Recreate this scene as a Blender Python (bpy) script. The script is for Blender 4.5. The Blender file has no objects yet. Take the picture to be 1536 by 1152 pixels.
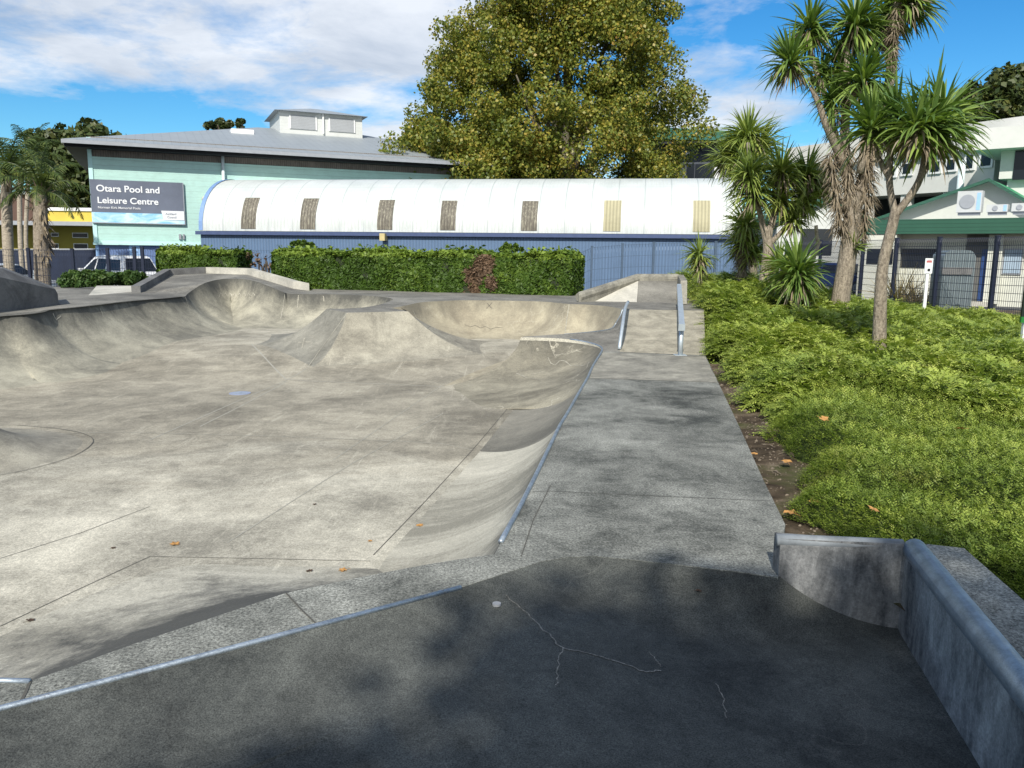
import bpy, bmesh, math, random
import numpy as np
from mathutils import Vector, Matrix
from mathutils.geometry import tessellate_polygon
R = math.radians
random.seed(7); rng = np.random.default_rng(7)
sc = bpy.context.scene
col = sc.collection

# ------------------------------------------------------------------ camera
F = 1200.0; PITCH = math.atan(198/1200); ROLL = math.atan(0.011); CZ = 1.7
fwd = Vector((0, math.cos(PITCH), -math.sin(PITCH))); up0 = Vector((0, math.sin(PITCH), math.cos(PITCH))); rt0 = Vector((1,0,0))
Rv = math.cos(ROLL)*rt0 + math.sin(ROLL)*up0
Uv = -math.sin(ROLL)*rt0 + math.cos(ROLL)*up0
CAM = Vector((0,0,CZ))
cam = bpy.data.cameras.new('camera'); co = bpy.data.objects.new('camera', cam); col.objects.link(co)
M = Matrix((Rv, Uv, -fwd)).transposed().to_4x4(); M.translation = CAM
co.matrix_world = M
cam.sensor_width = 36; cam.lens = 36*F/1536; cam.clip_start = .05; cam.clip_end = 4000
sc.camera = co

def ray(px, py):
    return fwd + Rv*((px-768)/F) - Uv*((py-576)/F)
def Pz(px, py, z):
    d = ray(px, py); t = (z-CZ)/d.z
    return CAM + d*t
def Pd(px, py, Y):
    d = ray(px, py); return CAM + d*(Y/d.y)
def Pf(px, py, fz, it=12):
    z = -.5
    for _ in range(it):
        p = Pz(px, py, z); z = fz(p.x, p.y)
    return Pz(px, py, z)
def sst(x, a, b):
    t = min(1, max(0, (x-a)/(b-a))); return t*t*(3-2*t)

# ------------------------------------------------------------------ node helpers
class NT:
    def __init__(s, name):
        s.m = bpy.data.materials.new(name); s.m.use_nodes = True
        s.t = s.m.node_tree; s.t.nodes.clear(); s.out = s.t.nodes.new('ShaderNodeOutputMaterial')
    def n(s, typ, **kw):
        nd = s.t.nodes.new('ShaderNode'+typ)
        for k, v in kw.items():
            if k.startswith('i_'): s.set(nd, k[2:], v)
            else: setattr(nd, k, v)
        return nd
    def set(s, nd, key, v):
        key = {'Basecolor':'Base Color'}.get(key, key)
        try: k = int(key)
        except ValueError: k = key
        if isinstance(v, bpy.types.NodeSocket): s.t.links.new(v, nd.inputs[k])
        else:
            if isinstance(v, (tuple, list)) and len(v) == 3 and nd.inputs[k].type == 'RGBA': v = (*v, 1)
            nd.inputs[k].default_value = v
    def pos(s): return s.n('NewGeometry').outputs['Position']
    def obj(s): return s.n('TexCoord').outputs['Object']
    def scale(s, v, sc_):
        nd = s.n('Mapping'); s.set(nd, 'Vector', v); s.set(nd, 'Scale', sc_ if isinstance(sc_, (tuple, list)) else (sc_,)*3); return nd.outputs[0]
    def noise(s, v, scale, detail=6, rough=.6, dist=0):
        nd = s.n('TexNoise'); s.set(nd,'Vector',v); s.set(nd,'Scale',scale); s.set(nd,'Detail',detail); s.set(nd,'Roughness',rough); s.set(nd,'Distortion',dist); return nd.outputs[0]
    def ramp(s, f, pts):
        nd = s.n('ValToRGB'); s.set(nd, 0, f); e = nd.color_ramp.elements
        while len(e) < len(pts): e.new(.5)
        for q, (p, c) in zip(e, pts):
            q.position = p; q.color = (*c, 1) if isinstance(c, tuple) else (c, c, c, 1)
        return nd.outputs[0]
    def math(s, op, a, b=0.0, clamp=False):
        nd = s.n('Math', operation=op, use_clamp=clamp); s.set(nd, 0, a); s.set(nd, 1, b); return nd.outputs[0]
    def mix(s, f, a, b, mode='MIX'):
        nd = s.n('Mix', data_type='RGBA', blend_type=mode)
        s.set(nd, 0, f); s.set(nd, 6, a); s.set(nd, 7, b); return nd.outputs[2]
    def bump(s, h, st=.3, d=.01):
        nd = s.n('Bump'); s.set(nd,'Height',h); s.set(nd,'Strength',st); s.set(nd,'Distance',d); return nd.outputs[0]
    def pbr(s, c, rough=.8, metal=0, normal=None, spec=.5):
        nd = s.n('BsdfPrincipled'); s.set(nd,'Base Color',c); s.set(nd,'Roughness',rough); s.set(nd,'Metallic',metal); s.set(nd,'Specular IOR Level',spec)
        if normal is not None: s.set(nd,'Normal',normal)
        s.t.links.new(nd.outputs[0], s.out.inputs[0]); return nd
    def attr(s, name): return s.n('Attribute', attribute_name=name).outputs['Fac']

def lin(r, g, b):
    f = lambda c: (c/255/12.92) if c/255 <= .04045 else ((c/255+.055)/1.055)**2.4
    return (f(r), f(g), f(b))

def concrete(name, lo, hi, warm=None, speck=.25, stain=0.0, rim=0.0, wet=.0, cracks=0.0, big=.35, scuff=.0, bumpst=.25, stretch=(1,1,1), efflo=0.0, zone=0.0, rimlo=(.45,.98), fs=70):
    t = NT(name); p = t.pos(); ps = t.scale(p, stretch)
    n1 = t.noise(ps, big, 7, .62, .6); n2 = t.noise(ps, 2.3, 8, .7, .8); n3 = t.noise(p, 22, 6, .8)
    fine = t.noise(p, fs, 4, .85)
    a = t.math('ADD', t.math('MULTIPLY', n1, .5), t.math('ADD', t.math('MULTIPLY', n2, .3), t.math('MULTIPLY', n3, .2)))
    c = t.ramp(a, [(.4, lo), (.6, hi)])
    if warm:
        wn = t.noise(p, .8, 4, .6); c = t.mix(t.math('MULTIPLY', t.ramp(wn, [(.45, 0.0), (.65, 1.0)]), .6), c, warm)
    if zone:           # old grime left where water stands
        sx_ = t.n('SeparateXYZ'); t.set(sx_, 0, p); wn = t.noise(t.scale(p, (.5, 1.2, 1)), .6, 7, .7, .8)
        yy = t.math('ADD', sx_.outputs[1], t.math('MULTIPLY', t.math('SUBTRACT', wn, .5), 9.0))
        zz = t.math('MULTIPLY', t.ramp(t.math('DIVIDE', yy, 20.0), [(.36, 0.0), (.48, 1.0), (.78, 1.0), (.95, .3)]), zone)
        c = t.mix(zz, c, t.mix(1.0, c, (.52,.49,.45), 'MULTIPLY'))
    if stain > 0:      # dark mould blotches
        sn = t.noise(p, 1.25, 9, .72, 1.2)
        c = t.mix(t.math('MULTIPLY', t.ramp(sn, [(.5, 0.0), (.66, 1.0)]), stain), c, tuple(x*.38 for x in lo))
    if scuff > 0:      # pale wheel scuffs in long thin strokes
        for rot, sc_ in ((.5, (5, .45, 5)), (-.7, (.4, 4.2, 4)), (1.25, (3.4, .3, 3))):
            mp = t.n('Mapping'); t.set(mp,'Vector',p); t.set(mp,'Rotation',(0,0,rot)); t.set(mp,'Scale',sc_)
            q = t.noise(mp.outputs[0], 1.6, 9, .8, .9)
            c = t.mix(t.math('MULTIPLY', t.ramp(q, [(.57, 0.0), (.7, 1.0)]), scuff), c, tuple(min(1, x*1.25) for x in hi))
    if rim > 0:        # grime that gathers under a coping, plus painted slope shade on the near bank ("hgt" is 0 at the foot, 1 at the lip)
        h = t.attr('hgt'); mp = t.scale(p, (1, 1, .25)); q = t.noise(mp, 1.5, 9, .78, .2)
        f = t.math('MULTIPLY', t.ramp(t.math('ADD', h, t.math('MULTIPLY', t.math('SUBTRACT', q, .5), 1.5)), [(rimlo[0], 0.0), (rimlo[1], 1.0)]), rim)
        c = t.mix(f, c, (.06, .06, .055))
    if efflo > 0:      # lime runs and repaired cracks
        v = t.n('TexVoronoi', feature='DISTANCE_TO_EDGE'); wp = t.n('Vectormath' if False else 'VectorMath', operation='ADD')
        nn = t.n('TexNoise'); t.set(nn,'Vector',p); t.set(nn,'Scale',1.8); t.set(nn,'Detail',6)
        sc2 = t.n('VectorMath', operation='SCALE'); t.set(sc2, 0, nn.outputs[1]); sc2.inputs['Scale'].default_value = 1.1
        t.set(wp, 0, p); t.set(wp, 1, sc2.outputs[0]); t.set(v,'Vector',wp.outputs[0]); t.set(v,'Scale',1.3)
        ln = t.ramp(v.outputs[0], [(0.0, 1.0), (.02, 0.0)])
        mk = t.ramp(t.noise(p, .9, 3, .5), [(.5, 0.0), (.62, 1.0)])
        c = t.mix(t.math('MULTIPLY', t.math('MULTIPLY', ln, mk), efflo), c, (.55, .52, .42))
    if cracks > 0:
        v = t.n('TexVoronoi', feature='DISTANCE_TO_EDGE'); nn = t.n('TexNoise'); t.set(nn,'Vector',p); t.set(nn,'Scale',3.0)
        sc2 = t.n('VectorMath', operation='SCALE'); t.set(sc2, 0, nn.outputs[1]); sc2.inputs['Scale'].default_value = .5
        wp = t.n('VectorMath', operation='ADD'); t.set(wp, 0, p); t.set(wp, 1, sc2.outputs[0]); t.set(v,'Vector',wp.outputs[0]); t.set(v,'Scale',.75)
        ln = t.ramp(v.outputs[0], [(0.0, 1.0), (.006, 0.0)])
        mk = t.ramp(t.noise(p, .7, 2, .5), [(.52, 0.0), (.6, 1.0)])
        c = t.mix(t.math('MULTIPLY', t.math('MULTIPLY', ln, mk), cracks), c, (.2, .19, .17))
    sp = t.ramp(fine, [(.37, 0.0), (.64, 1.0)])
    c = t.mix(speck, c, t.mix(1.0, c, t.ramp(sp, [(0.0, .3), (1.0, 2.15)]), 'MULTIPLY'))
    nrm = t.bump(t.math('ADD', fine, t.math('MULTIPLY', n3, .8)), bumpst, .006)
    t.pbr(c, .85, 0, nrm, .3)
    return t.m

def plain(name, c, rough=.6, metal=0, var=.12, scale=4, spec=.5, bump=0):
    t = NT(name); p = t.obj(); n = t.noise(p, scale, 6, .65)
    k = t.ramp(n, [(.3, tuple(x*(1-var) for x in c)), (.7, tuple(min(1, x*(1+var)) for x in c))])
    nr = t.bump(t.noise(p, scale*12, 4), bump, .01) if bump else None
    t.pbr(k, rough, metal, nr, spec); return t.m

def lined(name, c, axis=2, pitch=.2, depth=.35, dark=.55, rough=.6, var=.08, width=.12, dirt=None, dirtamt=.0, metal=0, spec=.5, wave=False):
    """boards or corrugation: a shallow groove every `pitch` metres along a local axis"""
    t = NT(name); p = t.obj(); sx = t.n('SeparateXYZ'); t.set(sx, 0, p)
    f = t.math('FRACT', t.math('DIVIDE', sx.outputs[axis], pitch))
    if wave: h = t.math('SINE', t.math('MULTIPLY', f, 2*math.pi)); g = t.ramp(t.math('MULTIPLY', t.math('ADD', h, 1), .5), [(0.0, 1.0), (.4, 0.0)])
    else: h = f; g = t.ramp(f, [(0.0, 1.0), (width, 0.0)])
    n = t.noise(p, 1.4, 7, .65); k = t.ramp(n, [(.3, tuple(x*(1-var) for x in c)), (.7, tuple(min(1, x*(1+var)) for x in c))])
    if dirt:
        q = t.noise(t.scale(p, (6, 6, .5) if axis != 2 else (1, 1, 5)), 2.5, 7, .75)
        k = t.mix(t.math('MULTIPLY', t.ramp(q, [(.48, 0.0), (.68, 1.0)]), dirtamt), k, dirt)
    k = t.mix(t.math('MULTIPLY', g, dark), k, tuple(x*.35 for x in c))
    t.pbr(k, rough, metal, t.bump(h, depth, .03), spec); return t.m

def leafmat(name, stops, trans=.25, rough=.5, spec=.35, clump=1.2, dead=0.0):
    t = NT(name); a = t.attr('rnd'); n = t.noise(t.pos(), clump, 3, .5)
    f = t.math('ADD', t.math('MULTIPLY', a, .6), t.math('MULTIPLY', t.math('SUBTRACT', n, .25), .8), True)
    c = t.ramp(f, stops)
    if dead: c = t.mix(t.math('MULTIPLY', t.ramp(t.noise(t.pos(), .55, 6, .75), [(.6, 0.0), (.68, 1.0)]), dead), c, (.2,.14,.06))
    b = t.n('BsdfPrincipled'); t.set(b,'Base Color',c); t.set(b,'Roughness',rough); t.set(b,'Specular IOR Level',spec)
    tr = t.n('BsdfTranslucent'); t.set(tr,'Color',t.mix(1.0, c, (1.25, 1.3, .55), 'MULTIPLY'))
    mx = t.n('MixShader'); t.set(mx, 0, trans); t.set(mx, 1, b.outputs[0]); t.set(mx, 2, tr.outputs[0])
    t.t.links.new(mx.outputs[0], t.out.inputs[0]); return t.m

# ------------------------------------------------------------------ object helpers
def link(o, parent=None):
    col.objects.link(o)
    if parent: o.parent = parent
    return o
def empty(name, loc=(0,0,0), rz=0):
    o = bpy.data.objects.new(name, None); o.location = loc; o.rotation_euler = (0,0,rz); o.empty_display_size = .2
    return link(o)
def tag(o, label=None, cat=None, group=None, kind=None):
    if label: o['label'] = label
    if cat: o['category'] = cat
    if group: o['group'] = group
    if kind: o['kind'] = kind
    return o
class MB:
    def __init__(s): s.v = []; s.f = []; s.mi = []; s.h = []
    def add(s, verts, faces, mi=0, h=None):
        b = len(s.v); s.v += [tuple(v) for v in verts]; s.f += [tuple(b+i for i in f) for f in faces]; s.mi += [mi]*len(faces)
        s.h += list(h) if h is not None else [0.0]*len(verts); return s
    def box(s, x0, x1, y0, y1, z0, z1, mi=0):
        v = [(x0,y0,z0),(x1,y0,z0),(x1,y1,z0),(x0,y1,z0),(x0,y0,z1),(x1,y0,z1),(x1,y1,z1),(x0,y1,z1)]
        return s.add(v, [(0,3,2,1),(4,5,6,7),(0,1,5,4),(1,2,6,5),(2,3,7,6),(3,0,4,7)], mi)
    def tube(s, pts, radii, n=10, mi=0, cap=True):
        pts = [Vector(p) for p in pts]
        if not isinstance(radii, (list, tuple)): radii = [radii]*len(pts)
        vs = []; u = None
        for i, p in enumerate(pts):
            d = (pts[min(i+1, len(pts)-1)] - pts[max(i-1, 0)]).normalized()
            if u is None: u = d.orthogonal().normalized()
            u = (u - d*u.dot(d)).normalized(); w = d.cross(u)
            for k in range(n):
                a = 2*math.pi*k/n; vs.append(p + (u*math.cos(a)+w*math.sin(a))*radii[i])
        fs = [(i*n+k, i*n+(k+1)%n, (i+1)*n+(k+1)%n, (i+1)*n+k) for i in range(len(pts)-1) for k in range(n)]
        if cap: fs += [tuple(reversed(range(n))), tuple((len(pts)-1)*n+k for k in range(n))]
        return s.add(vs, fs, mi)
    def prism(s, poly, a, b, mi=0):
        """poly: list of 3d points (planar), extruded by vector b (a = offset)"""
        n = len(poly); a = Vector(a); b = Vector(b); P = [Vector(p)+a for p in poly]
        tr = [tuple(t) for t in tessellate_polygon([P])]
        s.add(P+[p+b for p in P], tr + [tuple(n+i for i in reversed(t)) for t in tr] + [(i, (i+1)%n, n+(i+1)%n, n+i) for i in range(n)], mi)
        return s
    def poly(s, P, mi=0, skirt=0, h=0.0):
        P = [Vector(p) for p in P]; tr = [tuple(t) for t in tessellate_polygon([[Vector((p.x,p.y,0)) for p in P]])]
        up = []
        for t in tr:
            a, b, c = (P[i] for i in t)
            up.append(t if (b-a).cross(c-a).z >= 0 else (t[0], t[2], t[1]))
        s.add(P, up, mi, [h]*len(P))
        if skirt:
            n = len(P); s.add(P+[p-Vector((0,0,skirt)) for p in P], [(i, (i+1)%n, n+(i+1)%n, n+i) for i in range(n)], mi, [h]*2*n)
        return s
    def ribbon(s, pts, w, mi=1, lift=.003):
        pts = [Vector(p) for p in pts]; vs = []
        for i, p in enumerate(pts):
            d = pts[min(i+1, len(pts)-1)] - pts[max(i-1, 0)]; n = Vector((-d.y, d.x, 0)).normalized()*w/2
            vs += [p+n+Vector((0,0,lift)), p-n+Vector((0,0,lift))]
        return s.add(vs, [(2*i, 2*i+1, 2*i+3, 2*i+2) for i in range(len(pts)-1)], mi)
    def build(s, name, mats, parent=None, smooth=False):
        me = bpy.data.meshes.new(name); me.from_pydata(s.v, [], s.f)
        mats = mats if isinstance(mats, (list, tuple)) else [mats]
        for m in mats: me.materials.append(m)
        me.polygons.foreach_set('material_index', s.mi)
        if smooth: me.polygons.foreach_set('use_smooth', [True]*len(s.f))
        if any(s.h):
            at = me.attributes.new('hgt', 'FLOAT', 'POINT'); at.data.foreach_set('value', s.h)
        me.update()
        bm = bmesh.new(); bm.from_mesh(me); 
        if not any(s.h): bmesh.ops.recalc_face_normals(bm, faces=bm.faces[:])
        bm.to_mesh(me); bm.free()
        return link(bpy.data.objects.new(name, me), parent)
def npmesh(name, V, Fq, mat, parent=None, rnd=None, smooth=False):
    """V (n,3) Fq (m,k) arrays"""
    me = bpy.data.meshes.new(name); n, m, k = len(V), len(Fq), Fq.shape[1]
    me.vertices.add(n); me.vertices.foreach_set('co', np.asarray(V, np.float32).ravel())
    me.loops.add(m*k); me.loops.foreach_set('vertex_index', np.asarray(Fq, np.int32).ravel())
    me.polygons.add(m); me.polygons.foreach_set('loop_start', np.arange(0, m*k, k, dtype=np.int32))
    me.polygons.foreach_set('loop_total', np.full(m, k, np.int32))
    if rnd is not None:
        at = me.attributes.new('rnd', 'FLOAT', 'POINT'); at.data.foreach_set('value', np.asarray(rnd, np.float32))
    me.materials.append(mat); me.update(calc_edges=True)
    if smooth: me.polygons.foreach_set('use_smooth', [True]*m)
    return link(bpy.data.objects.new(name, me), parent)
def leafquads(C, size, rng=rng, up=.3, aspect=1.6, N=None):
    """random quads (a leaf folded along its rib = 2 quads) at centres C"""
    n = len(C); a = rng.normal(size=(n,3)); 
    if N is not None: nn = N + .75*rng.normal(size=(n,3))
    else: nn = rng.normal(size=(n,3)); nn[:,2] += up
    nn /= np.linalg.norm(nn, axis=1, keepdims=True)
    t = np.cross(nn, a); t /= np.linalg.norm(t, axis=1, keepdims=True); b = np.cross(nn, t)
    s = size*(.6+.8*rng.random((n,1)))
    l, w = t*s*aspect/2, b*s/2
    tip, base = C+l, C-l
    r1, r2 = C+w+nn*s*.12, C-w+nn*s*.12
    V = np.stack([base, r1, tip, r2], 1).reshape(-1,3)
    i = np.arange(n)*4
    Fq = np.stack([i, i+1, i+2, i+3], 1)
    return V, Fq, np.repeat(rng.random(n), 4)
def copy_tree(o, parent=None):
    c = o.copy(); col.objects.link(c)
    if parent: c.parent = parent
    for ch in list(o.children): copy_tree(ch, c)
    return c
def resample(pts, n):
    pts = [Vector(p) for p in pts]; L = [0]
    for a, b in zip(pts, pts[1:]): L.append(L[-1]+(b-a).length)
    out = []
    for k in range(n):
        s = L[-1]*k/(n-1); i = 0
        while i < len(L)-2 and L[i+1] < s: i += 1
        t = (s-L[i])/max(1e-9, L[i+1]-L[i]); out.append(pts[i].lerp(pts[i+1], t))
    return out
def smooth(pts, k=4):
    """Catmull-Rom through the points"""
    P = [Vector(p) for p in pts]; out = []
    for i in range(len(P)-1):
        a, b, c, d = P[max(i-1,0)], P[i], P[i+1], P[min(i+2, len(P)-1)]
        for j in range(k):
            t = j/k; out.append(.5*((2*b)+(c-a)*t+(2*a-5*b+4*c-d)*t*t+(3*b-a-3*c+d)*t**3))
    return out+[P[-1]]
def loft(mb, T, B, ns=14, a=.93, mi=0):
    """concave transition from base B up to lip T"""
    n = len(T); vs = []; hs = []
    for i in range(n):
        for j in range(ns+1):
            s = j/ns
            z = (1-math.sqrt(max(0,1-(a*s)**2)))/(1-math.sqrt(1-a*a)) if a > 0 else s
            p = B[i].lerp(T[i], s); p = Vector((p.x, p.y, B[i].z+(T[i].z-B[i].z)*z))
            vs.append(p); hs.append(max(1e-4, z))
    fs = [(i*(ns+1)+j, i*(ns+1)+j+1, (i+1)*(ns+1)+j+1, (i+1)*(ns+1)+j) for i in range(n-1) for j in range(ns)]
    mb.add(vs, fs, mi, hs)
def marks(mb, lines, w, mi, k=5):
    """thin painted or cracked lines lying on the surface already in mb"""
    from mathutils.bvhtree import BVHTree
    tree = BVHTree.FromPolygons([Vector(v) for v in mb.v], mb.f)
    for ln in lines:
        pts = []
        for a, b in zip(ln, ln[1:]):
            for j in range(k): pts.append((a[0]+(b[0]-a[0])*j/k+random.uniform(-.3,.3), a[1]+(b[1]-a[1])*j/k+random.uniform(-.3,.3)))
        pts.append(ln[-1]); hs = []
        for p in pts:
            h_ = tree.ray_cast(CAM, ray(*p).normalized())
            if h_[0]:
                nn = h_[1] if h_[1].dot(CAM-h_[0]) > 0 else -h_[1]; hs.append((h_[0]+nn*.006, nn))
        if len(hs) < 2: continue
        vs = []
        for i, (p, nn) in enumerate(hs):
            d = (hs[min(i+1,len(hs)-1)][0]-hs[max(i-1,0)][0]).normalized(); s_ = d.cross(nn).normalized()*w*random.uniform(.35,.65); vs += [p+s_, p-s_]
        mb.add(vs, [(2*i,2*i+1,2*i+3,2*i+2) for i in range(len(hs)-1)], mi)
def offset_in(T, L, fz, side=1):
    n = len(T); out = []
    for i in range(n):
        d = T[min(i+2,n-1)]-T[max(i-2,0)]; nr = Vector((d.y, -d.x, 0)).normalized()*side
        l = L[i] if isinstance(L, list) else L
        p = T[i]+nr*l; out.append(Vector((p.x, p.y, fz(p.x, p.y)-.003)))
    for _ in range(2):
        q = out[:]
        for i in range(1, n-1): out[i] = (q[i-1]+q[i]*2+q[i+1])/4
    return out
# ------------------------------------------------------------------ materials
m_floor = concrete('bowl_floor_concrete', (.225,.212,.172), (.55,.52,.425), speck=.4, scuff=.3, big=.5, stain=.3, cracks=.3, zone=.6)
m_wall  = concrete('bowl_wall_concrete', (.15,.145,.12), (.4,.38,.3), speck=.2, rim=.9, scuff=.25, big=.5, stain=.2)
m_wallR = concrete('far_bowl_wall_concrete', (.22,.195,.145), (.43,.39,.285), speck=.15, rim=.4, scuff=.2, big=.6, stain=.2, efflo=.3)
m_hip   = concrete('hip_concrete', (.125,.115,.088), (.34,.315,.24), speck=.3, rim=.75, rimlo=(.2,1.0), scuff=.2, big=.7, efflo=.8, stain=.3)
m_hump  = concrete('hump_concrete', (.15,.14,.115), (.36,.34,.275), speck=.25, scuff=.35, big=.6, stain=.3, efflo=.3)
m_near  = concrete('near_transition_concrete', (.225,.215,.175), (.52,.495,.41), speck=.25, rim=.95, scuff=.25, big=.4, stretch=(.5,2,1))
m_nearb = concrete('near_bank_concrete', (.225,.215,.175), (.52,.495,.41), speck=.3, rim=.92, scuff=.3, big=.4, stretch=(.5,2,1), rimlo=(.0,.34))  # wide lip band: grime and the bank's slope shade, both put into the colour
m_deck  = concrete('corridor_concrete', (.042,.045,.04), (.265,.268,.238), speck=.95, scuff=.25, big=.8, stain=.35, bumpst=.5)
m_bank  = concrete('bank_concrete', (.2,.185,.145), (.4,.37,.29), speck=.3, big=1.2, stain=.35, stretch=(2,2,.5))
m_farD  = concrete('far_deck_concrete', (.1,.097,.086), (.25,.24,.21), speck=.35, big=.5, stain=.4)
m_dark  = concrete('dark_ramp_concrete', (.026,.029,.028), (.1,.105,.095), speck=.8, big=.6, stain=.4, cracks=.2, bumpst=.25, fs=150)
m_ledge = concrete('ledge_concrete', (.14,.135,.115), (.34,.325,.27), speck=.3, big=1, stain=.3, stretch=(2,2,.6))
m_pale  = concrete('pale_concrete', (.34,.33,.29), (.55,.53,.46), speck=.2, big=1, stain=.15)
m_grey  = concrete('grey_ledge_concrete', (.1,.1,.1), (.2,.2,.195), speck=.2, big=.8, stain=.4)
m_stainw= concrete('stained_wall_concrete', (.06,.065,.07), (.34,.345,.34), speck=.25, big=1.5, stain=.6, stretch=(3.2,3.2,1.1))
m_joint = plain('joint_filler', (.085,.082,.07), .9)
m_jpale = plain('pale_joint', (.34,.33,.28), .9)
t = NT('galvanised_steel'); p = t.pos(); n_ = t.noise(p, 9, 8, .75); q_ = t.noise(t.scale(p, (1,6,6)), 30, 5, .8)
c_ = t.mix(t.ramp(t.noise(p, 3.5, 8, .8), [(.6, 0.0), (.68, .75)]), t.ramp(t.math('ADD', t.math('MULTIPLY', n_, .5), t.math('MULTIPLY', q_, .5)), [(.38, (.2,.24,.28)), (.6, (.5,.57,.63))]), (.16,.09,.05))
t.pbr(c_, t.ramp(q_, [(.3,.28),(.7,.6)]), .7, t.bump(q_, .15, .004)); m_steel = t.m
m_smooth = plain('trowelled_nosing', (.2,.22,.235), .6, 0, .25, 12)
m_steel2= plain('galvanised_steel_box', (.5,.56,.6), .45, .5, .12, 9)
m_soil  = NT('soil'); _t = m_soil; _p = _t.pos()
_c = _t.ramp(_t.noise(_p, 2.2, 9, .72, .5), [(.35, (.035,.025,.016)), (.5, (.1,.075,.05)), (.62, (.2,.16,.115))])
_c = _t.mix(_t.math('MULTIPLY', _t.ramp(_t.noise(_p, 1.1, 5, .6), [(.5, 0.0), (.6, 1.0)]), .8), _c, (.06,.075,.02))
_t.pbr(_c, .95, 0, _t.bump(_t.noise(_p, 25, 6, .75), .8, .03), .2); m_soil = _t.m
m_asph = concrete('asphalt', (.045,.047,.05), (.08,.082,.085), speck=.4, big=.2)

# ------------------------------------------------------------------ skate park ground
def zf(x, y): return -.62 + .32*sst(y, 13.5, 18)
S = lambda o: tag(o, kind='structure')

# floor sheet of the bowl
nx, ny = 40, 56; X = np.linspace(-13, 3.0, nx); Y = np.linspace(2.4, 24, ny)
mb = MB(); mb.add([(x, y, zf(x, y)) for y in Y for x in X], [(j*nx+i, j*nx+i+1, (j+1)*nx+i+1, (j+1)*nx+i) for j in range(ny-1) for i in range(nx-1)])
def jl(pp, w=.012, n=14, mi=1):
    W = resample([Pf(a, b, zf) for a, b in pp], n); mb.ribbon([Vector((p.x,p.y,zf(p.x,p.y))) for p in W], w, mi)
jl([(0,655),(160,648),(430,655),(660,665),(709,675)], .014, mi=2); jl([(665,580),(430,570),(377,516)], .03, mi=2); jl([(430,572),(360,610),(300,640)], .02, mi=2); jl([(225,760),(120,800),(0,838)], .006)
jl([(460,553),(395,585),(225,660)], .02, mi=2); jl([(225,835),(380,838),(555,842)], .006); jl([(560,833),(640,750),(709,675),(763,611)], .008)
jl([(0,940),(110,888),(225,835)], .007); jl([(340,815),(520,700),(665,620)], .012, mi=2); jl([(660,580),(500,690)], .012, mi=2)
S(mb.build('bowl_floor', [m_floor, m_joint, m_jpale], smooth=False))

m_mark = plain('dark_scrawl', (.09,.085,.075), .9); m_limew = concrete('lime_white', (.22,.21,.175), (.42,.4,.33), speck=.5, big=3); m_patch = concrete('patched_concrete', (.13,.125,.105), (.27,.255,.21), speck=.3, rim=.6, big=.6, stain=.2)
# --- left bowl wall with the round cove
Lr = [(-70,483,.42),(0,475,.45),(39,472,.47),(62,468.5,.48),(75,465,.5),(125,460,.51),(203,451,.52),(245,448,.52),(278,444.5,.52),
      (281,441,.55),(289,435,.63),(305,425.5,.78),(326,419.5,.86),(350,418,.88),(375,420,.86),(399,427.5,.75),(422,437,.58),(430,440,.52),
      (455,441,.52),(503,441.5,.52),(550,443.5,.52),(575,445.5,.52),(589,448.5,.52),(584,452,.52),(568,457,.5),(545,461,.48),(515,463,.46),(490,463,.45)]
rimL = [Pz(a,b,z) for a,b,z in Lr]
Rs = []
def keep(seg, k): return smooth(seg, k)
rimLs = keep(rimL[:9], 4)[:-1] + keep(rimL[8:18], 5)[:-1] + keep(rimL[17:24], 4)[:-1] + keep(rimL[23:], 3)
base = offset_in(rimLs, 1.45, zf)
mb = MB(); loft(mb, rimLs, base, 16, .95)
random.seed(11)
marks(mb, [[(328+7*i,446-1.5*math.sin(i)),(331+7*i,439),(334+7*i,445),(333+7*i,441)] for i in range(8)], .018, 1)
marks(mb, [[(278,446),(283,462),(296,478)],[(427,441),(425,458),(421,478)],[(79,470),(84,480),(91,474)],[(150,463),(156,476)],[(485,444),(486,452)],[(448,443),(446,462)]], .018, 1)
S(mb.build('bowl_wall', [m_wall, m_limew], smooth=True))

# --- far right bowl wall, peninsula side included
Fr = [(588,462,.46),(605,459,.49),(631,453.5,.52),(662,451.5,.52),(696,450.5,.52),(760,451,.52),(816,452.5,.52),(854,456,.52),(884,457,.52),(915,460,.52),(934,464,.52)]
Ur = [(930.6,474,.38),(924,485,.22),(918,492.7,.12),(903,496.6,.1),(873,500,.1),(838,502.5,.1),(805,504,.1),(782,505,.1)]
rimF = smooth([Pz(a,b,z) for a,b,z in Fr], 4); rimU = smooth([Pz(a,b,z) for a,b,z in Fr[-1:]+Ur], 4)
bf = offset_in(rimF, 1.25, zf); bu = offset_in(rimU, .9, zf)
mb = MB(); loft(mb, rimF, bf, 14, .96)
n = len(bu)
bu[0] = bf[-1]; bu[1] = bf[-1].lerp(bu[3], .4); bu[2] = bf[-1].lerp(bu[3], .7)
tipb = Pf(663, 580, zf)
for i in range(n-6, n): bu[i] = bu[i].lerp(tipb, ((i-(n-6))/5)**1.5)
bu[-1] = tipb-Vector((0,0,.003)); rimU[-1] = Pz(782,506,.1)
loft(mb, rimU, bu, 22, .985)
marks(mb, [[(697,487),(705,491),(712,488),(720,492),(728,490),(736,494),(744,491),(755,492)],[(730,463),(738,454)],[(731,455),(738,463)]], .009, 1)
marks(mb, [[(854,457),(851,475),(848,498)],[(619,466),(626,480)]], .02, 2)
S(mb.build('bowl_wall', [m_wallR, m_mark, m_limew], smooth=True))

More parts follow.
